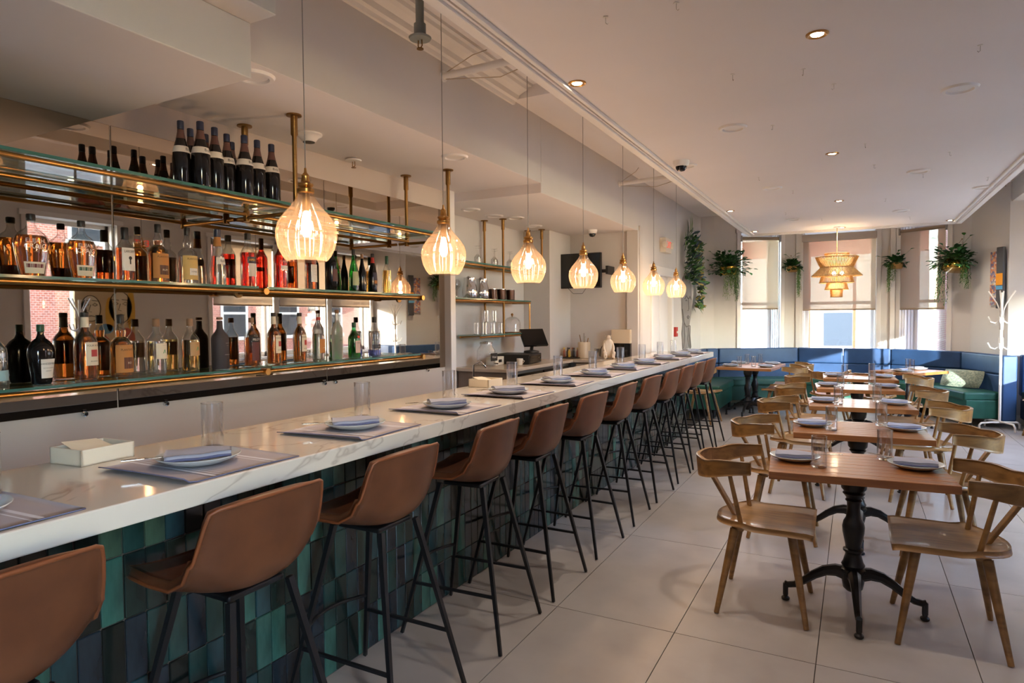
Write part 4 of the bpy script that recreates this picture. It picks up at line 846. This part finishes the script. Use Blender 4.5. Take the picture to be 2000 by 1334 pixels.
pillow('pillow','white and green leaf print pillow on the left end of the banquette',(-2.12,10.35,.63),(radians(-20),0,radians(80)),.20,.17,PIL2)
# ---------------------------------------------------------------- coat stands
WM = mat('white_enamel', hx('e9e6e2'), .3)
def coat(label, loc, rz):
    t = thing('coat_stand', label, 'coat stand', loc, rz, 'white coat stands')
    MB().tube([(0,0,.09),(0,0,1.78)],.0155,14).build('pole', WM, t, smooth=True)
    for s in (0,1):
        T = TR(0,0,0,s*pi/2); h = .01*s
        MB().tube([(-.26,0,.012),(-.26,0,.07),(-.235,0,.095+h),(-.1,0,.10+h),(.1,0,.10+h),(.235,0,.095+h),(.26,0,.07),(.26,0,.012)],.012,10,T=T).build('foot', WM, t, smooth=2)
    for k in range(4):
        T = TR(0,0,0,k*pi/2+pi/4)
        MB().tube([(.014,0,1.30),(.02,0,1.55),(.05,0,1.64),(.14,0,1.80)],.008,8,T=T).tube([(.016,0,1.52),(.02,0,1.42),(.06,0,1.385),(.11,0,1.40),(.14,0,1.47)],.008,8,T=T).build('upper_hook', WM, t, smooth=2)
        MB().tube([(.016,0,1.20),(.02,0,1.08),(.06,0,1.05),(.11,0,1.065),(.14,0,1.13)],.008,8,T=T).build('lower_hook', WM, t, smooth=2)
    return t
coat('white metal coat stand in front of the right end of the banquette',(1.655,10.28,0),radians(28))
coat('white metal coat stand by the side window, seen in the bar mirror',(2.25,4.65,0),radians(40))
# ---------------------------------------------------------------- rattan chandelier
RAT = mat('rattan', hx('c8a468'), .6, col2=hx('a98450'), scale=(30,30,30))
t = thing('rattan_chandelier','tiered rattan pendant chandelier hanging at the window end','chandelier',(-.255,10.62,0))
TI = [(.165,2.41,.15,2.36),(.285,2.36,.218,2.21),(.218,2.205,.335,2.085),(.20,2.08,.230,1.985),(.125,1.98,.156,1.885),(.080,1.88,.077,1.775)]
for k,(ra,za,rb,zb) in enumerate(TI):
    m = MB(); n = int(250*max(ra,rb))+10
    for i in range(n):
        a = 2*pi*i/n; m.tube([(ra*cos(a),ra*sin(a),za),((ra+rb)/2*cos(a),(ra+rb)/2*sin(a),(za+zb)/2),(rb*cos(a),rb*sin(a),zb)],.0068,4,cap=False)
    m.build('rattan_tier', RAT, t, kind='stuff')
    for r_,z_ in ((ra,za),(rb,zb)): MB().tube([(r_*cos(a*pi/18),r_*sin(a*pi/18),z_) for a in range(37)],.006,6,cap=False).build('ring', RAT, t, smooth=2)
MB().tube([(0,0,2.0),(0,0,2.80)],.006,8).build('cord', RAT, t); MB().lathe([(.05,2.785),(.05,2.80)],18).build('ceiling_rose', TRIM, t)
for k in range(3): a = k*2.1; MB().lathe([(0,-.03),(.02,-.02),(.026,0),(.018,.02),(0,.03)],12,T=TR(.07*cos(a),.07*sin(a),2.12)).build('bulb', emis('chandelier_bulb',(1,.80,.58),9) if 'chandelier_bulb' not in bpy.data.materials else bpy.data.materials['chandelier_bulb'], t, smooth=2)
light('POINT','chandelier_light',(-.255,10.62,2.2),5,(1,.74,.46),shadow_soft_size=.04); light('POINT','chandelier_light',(-.255,10.62,1.93),2.5,(1,.74,.46),shadow_soft_size=.04)
# ---------------------------------------------------------------- planters and greenery
LG = [mat('leaf_%s'%n, hx(a), .5, col2=hx(b), scale=(20,20,20)) for n,a,b in (('deep','2c5a2e','1d4023'),('mid','3f7a3a','2c5c2c'),('light','7f9c4c','5d8440'),('blue','35505a','283c50'),('olive','a08a34','7a6a28'),('dry','7a6a3a','5a5030'))]
def leaf(mb, p, d, L, Wd, m, curl=.3, nrm=None):
    d = d.normalized(); s = d.cross(nrm or Vector((0,0,1)));
    if s.length < .1: s = d.cross(Vector((1,0,0)))
    s.normalize(); n = s.cross(d); v = []
    for f,w,c in ((0,.12,0),(.3,.85,.06),(.6,1,.02),(.85,.55,-.1),(1,.03,-.25)):
        c0 = p+d*L*f+n*L*c*curl; v += [c0-s*Wd/2*w+n*Wd*.12*w, c0, c0+s*Wd/2*w+n*Wd*.12*w]
    mb.add(v, [(3*i+j,3*i+j+1,3*i+j+4,3*i+j+3) for i in range(4) for j in (0,1)], m)
def planter(label, loc, rz, r, lean, seed, big, trails, tl, potm, out=1):
    R = random.Random(seed); t = thing('wall_planter', label, 'wall planter', loc, rz, 'hanging plants round the bay')
    # local -y points into the room; pot against the wall at y=0
    T = TR(0,-r-.03,0,0,radians(lean)); P = MB().lathe([(0,0),(r*.6,.0),(r*1.0,.012),(r*1.02,.02),(r*.93,r*.7),(r*.72,r*1.05),(r*.68,r*1.05),(r*.9,r*.6),(r*.95,.03),(0,.02)] if lean else [(0,0),(r*.8,0),(r,.03),(r*1.02,r*1.0),(r*.97,r*1.0),(r*.9,.04),(0,.03)],32,T=T)
    P.build('pot', potm, t, smooth=True)
    MB().tube([(-r*.8,-r-.03,r*.9),(0,-.01,r*2.9),(r*.8,-r-.03,r*.9)],.003,5).lathe([(.008,0),(.008,.012)],8,T=TR(0,0,r*2.9,0,pi/2)).build('hanger', BRASSD, t)
    m = MB(); top = Vector((0,-r-.03,r*.9))
    for i in range(big):
        a = R.uniform(0,2*pi); el = R.uniform(-.5,1.1); d = Vector((cos(a)*cos(el)*1.2,min(sin(a)*cos(el),.35)-.25,sin(el)*.9)); p = top+d*R.uniform(.02,r*1.2*out); p.y = min(p.y,-.015)
        leaf(m,p,d+Vector((R.uniform(-.5,.5),R.uniform(-.5,.2),R.uniform(-.5,.4))),R.uniform(.055,.09),R.uniform(.05,.075),R.choice([0,0,0,1,1]))
    for k in range(7):
        a = R.uniform(0,pi); p0 = top+Vector((R.uniform(-r,r),0,0)); p1 = p0+Vector((cos(a)*r*1.5,-.03,R.uniform(.5,1.3)*r*1.7)); m.tube([p0,(p0+p1)/2+Vector((0,-.02,.03)),p1],.0018,4,1); leaf(m,p1,Vector((cos(a),-.3,.2)),.07,.055,1)
    m.build('foliage', LG, t, kind='stuff'); m = MB()
    for k in range(trails):
        side = R.choice(tl); x = side[0]*r+R.uniform(-side[2],side[2])*r; L = side[1]*R.uniform(.55,1.05); y = -r-.03-r*.7+R.uniform(0,r*1.2) if abs(x) > r*.8 else -2*r-.04+R.uniform(-.02,.03); y = min(y,-.02)
        pts = [Vector((x*.6,-r-.03,r*1.05)),Vector((x,y,r*.8)),Vector((x+R.uniform(-.02,.02),y,r*.5-L*.5)),Vector((x+R.uniform(-.04,.04),y,r*.5-L))]
        m.tube(pts,.0016,3,2)
        n = int(L/.016)
        for i in range(n):
            f = i/n; z = r*.8-f*(L+r*.3); c = Vector((x+R.uniform(-.012,.012),y+R.uniform(-.01,.01),z)); a = R.uniform(0,2*pi)
            leaf(m,c,Vector((cos(a),sin(a)*.6-.2,-.7)),R.uniform(.02,.034),.012,side[3] if R.random() < .7 else 1)
    m.build('trailing_stems', LG, t, kind='stuff'); return t
GPOT = mat('polished_gold', hx('c9a04a'), .16, 1); BASK = mat('woven_gold_pot', hx('b08a50'), .45, .4)
a_l, a_r = math.atan2(.75,1.26), math.atan2(-.65,.95)
planter('large hanging plant on the left bay wall, its gold pot hidden by leaves',(-2.0,11.52,2.20),a_l,.14,0,5,420,44,[(-.35,.52,.5,2),(.95,.50,.35,0),(.2,.3,.6,2)],GPOT,1.9)
planter('small gold planter left of the centre window with a trail on its right',(-1.00,12.12,2.25),a_l*.5,.10,0,6,150,18,[(.9,.48,.3,2)],BASK,.95)
planter('small gold planter right of the centre window with a trail on its left',(.60,12.12,2.24),a_r*.5,.10,0,8,150,22,[(-.95,.42,.4,2),(-.3,.25,.5,2)],BASK,1.0)
planter('large hanging plant in a tilted shiny gold pot on the right bay wall',(1.38,11.585,2.14),a_r,.165,-14,9,380,44,[(-1.0,.62,.3,0),(1.0,.34,.25,0),(-1.1,.3,.3,1)],GPOT,1.25)
# wall portrait with a crown of faux leaves
PG = mat('portrait_grey', hx('8f8b88'), .7, col2=hx('7b7774'), scale=(3,3,3)); PD = mat('portrait_shadow', hx('67625f'), .7)
t = thing('wall_portrait','grey drawn face on the wall crowned with faux leaves and flowers','wall art',(-2.358,10.28,1.0))
m = MB(); outl = [(-.30,0),(-.36,.25),(-.30,.42),(-.36,.62),(-.38,.86),(-.30,1.1),(-.1,1.2),(.14,1.16),(.26,1.0),(.30,.78),(.26,.55),(.12,.36),(.10,.2),(.22,0)]
m.add([(0,y,z) for y,z in outl]+[(.012,y,z) for y,z in outl],[tuple(range(14,28)),tuple(range(13,-1,-1))]+[(i,(i+1)%14,14+(i+1)%14,14+i) for i in range(14)]); m.build('face', PG, t)
m = MB()
for pts in ([(-.2,.78),(-.1,.83),(.0,.79)],[(.08,.79),(.15,.83),(.22,.78)],[(.04,.8),(.07,.62),(.01,.6)],[(-.05,.5),(.02,.52),(.1,.5),(.02,.47),(-.05,.5)],[(-.36,.62),(-.25,.42),(-.1,.34),(.12,.36)],[(-.26,.40),(-.2,.2),(-.28,.02)],[(.05,.33),(.0,.15),(.08,.02)],[(-.15,.75),(-.1,.77),(-.05,.75)]):
    m.tube([(.0135,a,b) for a,b in pts],.007,5)
m.tube([(.014,.17,.36),(.014,.14,.2),(.014,.2,.0)],[.02,.04,.05],6,flat=.15); m.build('drawn_lines', PD, t)
m = MB(); R = random.Random(4)
for i in range(420):
    y = R.uniform(-.42,.42); z = 1.12+R.uniform(-.12,.72)*(1-.5*abs(y)); k = R.choice([0,0,1,1,3,3,4,2,5] if y > 0 else [0,0,1,1,3])
    d = Vector((.5,y*1.2+R.uniform(-.4,.4),R.uniform(-.2,1))); leaf(m,Vector((.03+R.uniform(0,.10),y,z)),d,R.uniform(.06,.15),R.uniform(.02,.05),k,nrm=Vector((1,0,.2)))
for i in range(150):
    f = R.random(); y = .30+.22*sin(f*pi)+R.uniform(-.07,.09); z = 1.35-f*.72; leaf(m,Vector((.03+R.uniform(0,.09),y,z)),Vector((.4,R.uniform(-.2,1),R.uniform(-1,.2))),R.uniform(.08,.16),R.uniform(.03,.05),R.choice([0,1,1,0,4,3,2]),nrm=Vector((1,0,.2)))
for y,z,k in ((-.34,1.5,2),(-.02,1.78,2),(.08,1.8,2),(-.2,1.7,0)): leaf(m,Vector((.04,y,z)),Vector((.1,0,1)),.3,.06,k,nrm=Vector((1,0,0)))
m.build('leaf_crown', LG, t, kind='stuff')
# ---------------------------------------------------------------- wall and ceiling fittings
def exit_sign(label, loc, rz):
    t = thing('exit_sign', label, 'exit sign', loc, rz, 'exit signs'); MB().box(-.15,.15,-.085,0,-.10,.10).build('housing', mat('sign_housing', hx('d9d0c0'), .5) if 'sign_housing' not in bpy.data.materials else bpy.data.materials['sign_housing'], t, bevel=.006)
    m = MB(); text_on(m,'EXIT',.13,TR(0,-.086,.005),maxw=.21); m.build('lettering', mat('sign_red',hx('c93226'),.5,emit=(hx('d8402c'),.5)) if 'sign_red' not in bpy.data.materials else bpy.data.materials['sign_red'], t)
    for s in (-1,1): MB().lathe([(0,0),(.036,0),(.05,.03),(.046,.05),(0,.052)],18,T=TR(s*.17,-.05,.01,0,pi/2)).build('lamp_head', bpy.data.materials['sign_housing'], t, smooth=True)
exit_sign('white exit sign with red letters and two lamp heads above the side door',(-2.36,8.84,2.48),pi/2)
exit_sign('white exit sign with red letters on the window side wall, mirrored in the bar',(2.70,5.72,2.62),-pi/2)
t = thing('fire_alarm','small red fire alarm pull box beside the side door','fire alarm',(-2.36,9.50,1.28),pi/2); MB().box(-.05,.05,-.04,0,-.07,.07).build('box', RED, t, bevel=.004); MB().box(-.03,.03,-.05,-.04,-.02,.01).build('pull_bar', LABW, t)
def abstract(name, sc, cols_):
    m = mat(name,(.5,.5,.5),.6); nt = m.node_tree; b = nt.nodes['Principled BSDF']; v = nt.nodes.new('ShaderNodeTexVoronoi'); v.inputs['Scale'].default_value = sc; tc = nt.nodes.new('ShaderNodeTexCoord'); cr = nt.nodes.new('ShaderNodeValToRGB'); cr.color_ramp.interpolation = 'CONSTANT'
    e = cr.color_ramp.elements; e[0].color = (*hx(cols_[0]),1); e[1].position = .99; e[1].color = (*hx(cols_[-1]),1)
    for i,c in enumerate(cols_[1:-1]): q = e.new((i+1)/(len(cols_)-1)); q.color = (*hx(c),1)
    sx = nt.nodes.new('ShaderNodeSeparateColor'); nt.links.new(tc.outputs['Object'],v.inputs['Vector']); nt.links.new(v.outputs['Color'],sx.inputs[0]); nt.links.new(sx.outputs[0],cr.inputs[0]); nt.links.new(cr.outputs[0],b.inputs['Base Color']); return m
ab = abstract('abstract_paint',34,['8a7f9c','c98a6a','a8b0ae','d9c7b8','b5705c','6e6b88','d8a070','a3939a'])
ang = math.atan2(10.88-11.55,1.82-1.49)
t = thing('painting','narrow multicoloured abstract painting on the wall behind the coat stand','painting',(1.685,11.165,2.0),ang); MB().box(0,.17,-.03,0,-.37,.37).build('canvas', ab, t)
t = thing('painting','dark grey panel painting with orange and blue bands behind the coat stand','painting',(1.76,11.01,2.0),ang); MB().box(0,.125,-.07,-.03,-.42,.42).build('canvas', mat('charcoal_paint',hx('4a4a4d'),.6), t, bevel=.008)
MB().box(-.001,.126,-.0715,-.0695,-.10,.06).build('orange_band', mat('orange_paint',hx('e2951f'),.6), t); MB().box(-.001,.126,-.0715,-.0695,-.16,-.11).build('blue_band', mat('blue_paint',hx('5aa3cf'),.6), t)
# large illustrated canvas on the window side wall (seen only in the bar mirror)
t = thing('illustrated_canvas','big line drawn canvas of faces and hands, mirrored between the bottles','painting',(2.70,5.06,1.5),-pi/2)
MB().box(-.55,.25,-.04,0,-.6,.5).build('canvas', mat('sand_paint',hx('cdb58c'),.7), t)
m = MB(); Rq = random.Random(11)
def ell(cx,cz,a,b,mi,n=18): m.add([(cx+a*cos(2*pi*i/n),-.0415,cz+b*sin(2*pi*i/n)) for i in range(n)],[tuple(range(n))],mi)
cols3 = [mat('art_%s'%n,hx(c),.7) for n,c in (('ochre','d8a83c'),('coral','c8604a'),('blue','6a9cbc'),('cream','e3d6b8'),('green','5f9a72'))]
for c in ((-.35,.2,.16,.22,3),(.05,.18,.13,.17,3),(-.5,.15,.06,.3,0),(-.2,.1,.06,.24,0),(.16,.1,.06,.2,3),(-.42,-.25,.13,.16,1),(.0,-.3,.2,.14,1),(-.15,-.1,.1,.07,2),(-.5,-.5,.06,.08,4),(.12,-.5,.1,.07,2)): ell(*c)
m.build('painted_shapes', cols3, t); m = MB()
for cx,cz,sc in ((-.35,.2,1),(.05,.18,.8)):
    for s in (-1,1):
        m.tube([(cx+s*.07*sc-.04*sc,-.043,cz+.05),(cx+s*.07*sc,-.043,cz+.075),(cx+s*.07*sc+.04*sc,-.043,cz+.05),(cx+s*.07*sc,-.043,cz+.03),(cx+s*.07*sc-.04*sc,-.043,cz+.05)],.004,4)
        m.tube([(cx+s*.07*sc-.05*sc,-.043,cz+.10),(cx+s*.07*sc+.05*sc,-.043,cz+.11)],.005,4)
    m.tube([(cx,-.043,cz+.05),(cx+.03,-.043,cz-.04),(cx-.01,-.043,cz-.05)],.004,4); m.tube([(cx-.05,-.043,cz-.11),(cx,-.043,cz-.10),(cx+.05,-.043,cz-.11)],.006,4)
    m.tube([(cx+.16*sc*cos(a*pi/10),-.043,cz+.22*sc*sin(a*pi/10)) for a in range(21)],.005,4)
for i in range(22):
    x,z = Rq.uniform(-.5,.2),Rq.uniform(-.55,-.02); m.tube([(x,-.043,z),(x+Rq.uniform(-.06,.08),-.043,z+Rq.uniform(.0,.1)),(x+Rq.uniform(.0,.12),-.043,z+Rq.uniform(-.1,.05))],.004,4)
m.build('ink_lines', INK, t)
DLG = emis('downlight_glow',(1,.84,.62),30)
k = 0
for x,y in ((-1.375,3.36),(-.17,3.33),(-.18,5.81),(-.18,8.22),(-1.375,8.30),(-1.375,10.5),(-.19,10.72),(1.13,10.69)):
    t = thing('downlight','recessed brass ringed downlight, %s counted down the tray ceiling' % ORD[k],'ceiling light',(x,y,2.8),0,'recessed downlights'); k += 1
    MB().lathe([(.028,-.002),(.040,-.008),(.049,-.005),(.050,0),(.028,0)],24,cap=False).build('ring', BRASS, t, smooth=True); MB().lathe([(0,-.0035),(.027,-.0035),(.027,-.001),(0,-.001)],20).build('lamp', DLG, t)
k = 0
for x,y,z in ((-.76,4.67,2.8),(.515,4.52,2.8),(-.76,7.04,2.8),(.487,6.905,2.8),(.484,9.377,2.8),(-.756,9.445,2.8),(1.13,8.1,2.8),(-1.30,5.62,2.8),(-2.50,3.84,2.64),(-2.49,2.12,2.64),(-3.31,5.355,2.56),(-3.30,5.8,2.56),(-3.17,6.03,2.56),(-3.27,6.67,2.56)):
    t = thing('ceiling_disc','flat white round ceiling cover, %s from the camera on the %s' % (ORD[k if k < 8 else k-8],'tray ceiling' if k < 8 else 'soffit over the bar'),'ceiling cover',(x,y,z),0,'round covers on the ceilings'); k += 1
    MB().lathe([(0,-.004),(.062,-.004),(.064,-.001),(.070,-.013),(.088,-.012),(.096,0),(0,0)],30,cap=False).build('disc', TRIM, t, smooth=True)
hooks = [(-.668,2.714),(-.967,2.691),(-.596,3.651),(-.257,3.76),(-.121,4.084),(.518,3.852),(-.513,4.753),(.05,5.612),(.65,6.234),(.126,6.426),(.535,7.076),(-.813,6.438),(-.586,7.298),(.282,8.343),(1.093,7.552),(-.787,8.793),(-.415,9.6),(.62,10.07)]
h0 = thing('ceiling_hook','tiny clear adhesive hook stuck under the tray ceiling','ceiling hook',(*hooks[0],2.8),.4,'tiny adhesive hooks on the tray ceiling'); MB().box(-.011,.011,-.008,.008,-.003,0).build('pad', LABW, h0, bevel=.001); MB().tube([(0,0,-.003),(0,0,-.026),(.007,0,-.032),(.012,0,-.025)],.0015,5).build('hook', STEEL, h0)
hooks.sort(key=lambda p: p[1])
for i,(x,y) in enumerate(hooks):
    l_ = 'tiny clear adhesive hook under the tray ceiling, %s from the camera end' % ORD[i]
    if i == 0: h0.location = (x,y,2.8); h0['label'] = l_
    else: dup(h0,(x,y,2.8),i*.7,l_)
def dome(label, loc, s=1):
    t = thing('dome_camera',label,'security camera',loc,0,'dome cameras'); MB().lathe([(.0,0),(.068*s,0),(.066*s,-.02),(.055*s,-.045),(.0,-.045)][::-1],24).build('housing', TRIM, t, smooth=True); MB().lathe([(.046*s,-.045),(.044*s,-.062),(.03*s,-.08),(0,-.087)][::-1],20).build('lens_dome', DARKG, t, smooth=True)
dome('white dome security camera at the edge of the tray ceiling',(-1.30,5.45,2.8)); dome('white dome security camera on the soffit above the niche',(-2.82,7.35,2.56),.9)
t = thing('smoke_detector','white smoke detector on the soffit beside the hanging shelf','smoke detector',(-2.97,2.93,2.64)); MB().lathe([(0,-.05),(.04,-.05),(.045,-.04),(.062,-.018),(.08,-.01),(.08,0),(0,0)],28).build('body', TRIM, t, smooth=True); MB().lathe([(.036,-.052),(.036,-.05)],20).build('vent', BLK, t)
def sprinkler(label, x,y,z, pipe, m):
    t = thing('sprinkler',label,'sprinkler',(x,y,z),0,'fire sprinklers')
    if pipe: MB().lathe([(.021,.04),(.021,pipe)],14).lathe([(.03,.03),(.03,.085)],14).build('drop_pipe', m, t, smooth=True)
    MB().lathe([(.0,.008),(.052,.012),(.056,.02),(.02,.04),(0,.04)],22).build('escutcheon', m, t, smooth=True)
    MB().tube([(-.01,0,.01),(-.012,0,-.02),(0,0,-.032)],.003,5).tube([(.01,0,.01),(.012,0,-.02),(0,0,-.032)],.003,5).lathe([(0,-.036),(.017,-.036),(.017,-.032),(0,-.032)],12).build('head', BRASSD, t)
GP = mat('grey_pipe',hx('8c9088'),.5)
sprinkler('fire sprinkler on a grey drop pipe beside the crown moulding',-1.90,2.62,2.86,.42,GP); sprinkler('fire sprinkler flush on the soffit over the bottles',-3.15,3.53,2.61,0,TRIM); sprinkler('fire sprinkler on a white drop pipe near the coat stand',1.52,9.4,3.03,.25,TRIM)
for i,(y,z,x1,dz,l) in enumerate(((3.5,3.06,-1.62,.03,'painted conduit arm across the gap near the camera'),(7.0,3.0,-1.62,.03,'painted conduit arm across the gap above the far pendants'))):
    t = thing('conduit_arm',l,'conduit',(0,0,0),0,'conduit arms from the fascia'); MB().tube([(-2.36,y,z),(x1,y+.05,z+dz)],[.022,.026],12).build('tube', TRIM, t, smooth=True); MB().lathe([(.035,0),(.035,.01)],14,T=TR(-2.36,y,z,0,0,pi/2)).build('flange', TRIM, t); MB().tube([(-2.34,y,z+.02),(-2.2,y+.1,z+.14),(-2.15,y+.2,3.26)],.003,5).tube([(-2.34,y,z-.02),(-1.95,y+.02,z-.07),(x1,y+.05,z+.01)],.003,5).build('cable', mat('cream_cable',hx('b8a890'),.6) if 'cream_cable' not in bpy.data.materials else bpy.data.materials['cream_cable'], t, smooth=2)
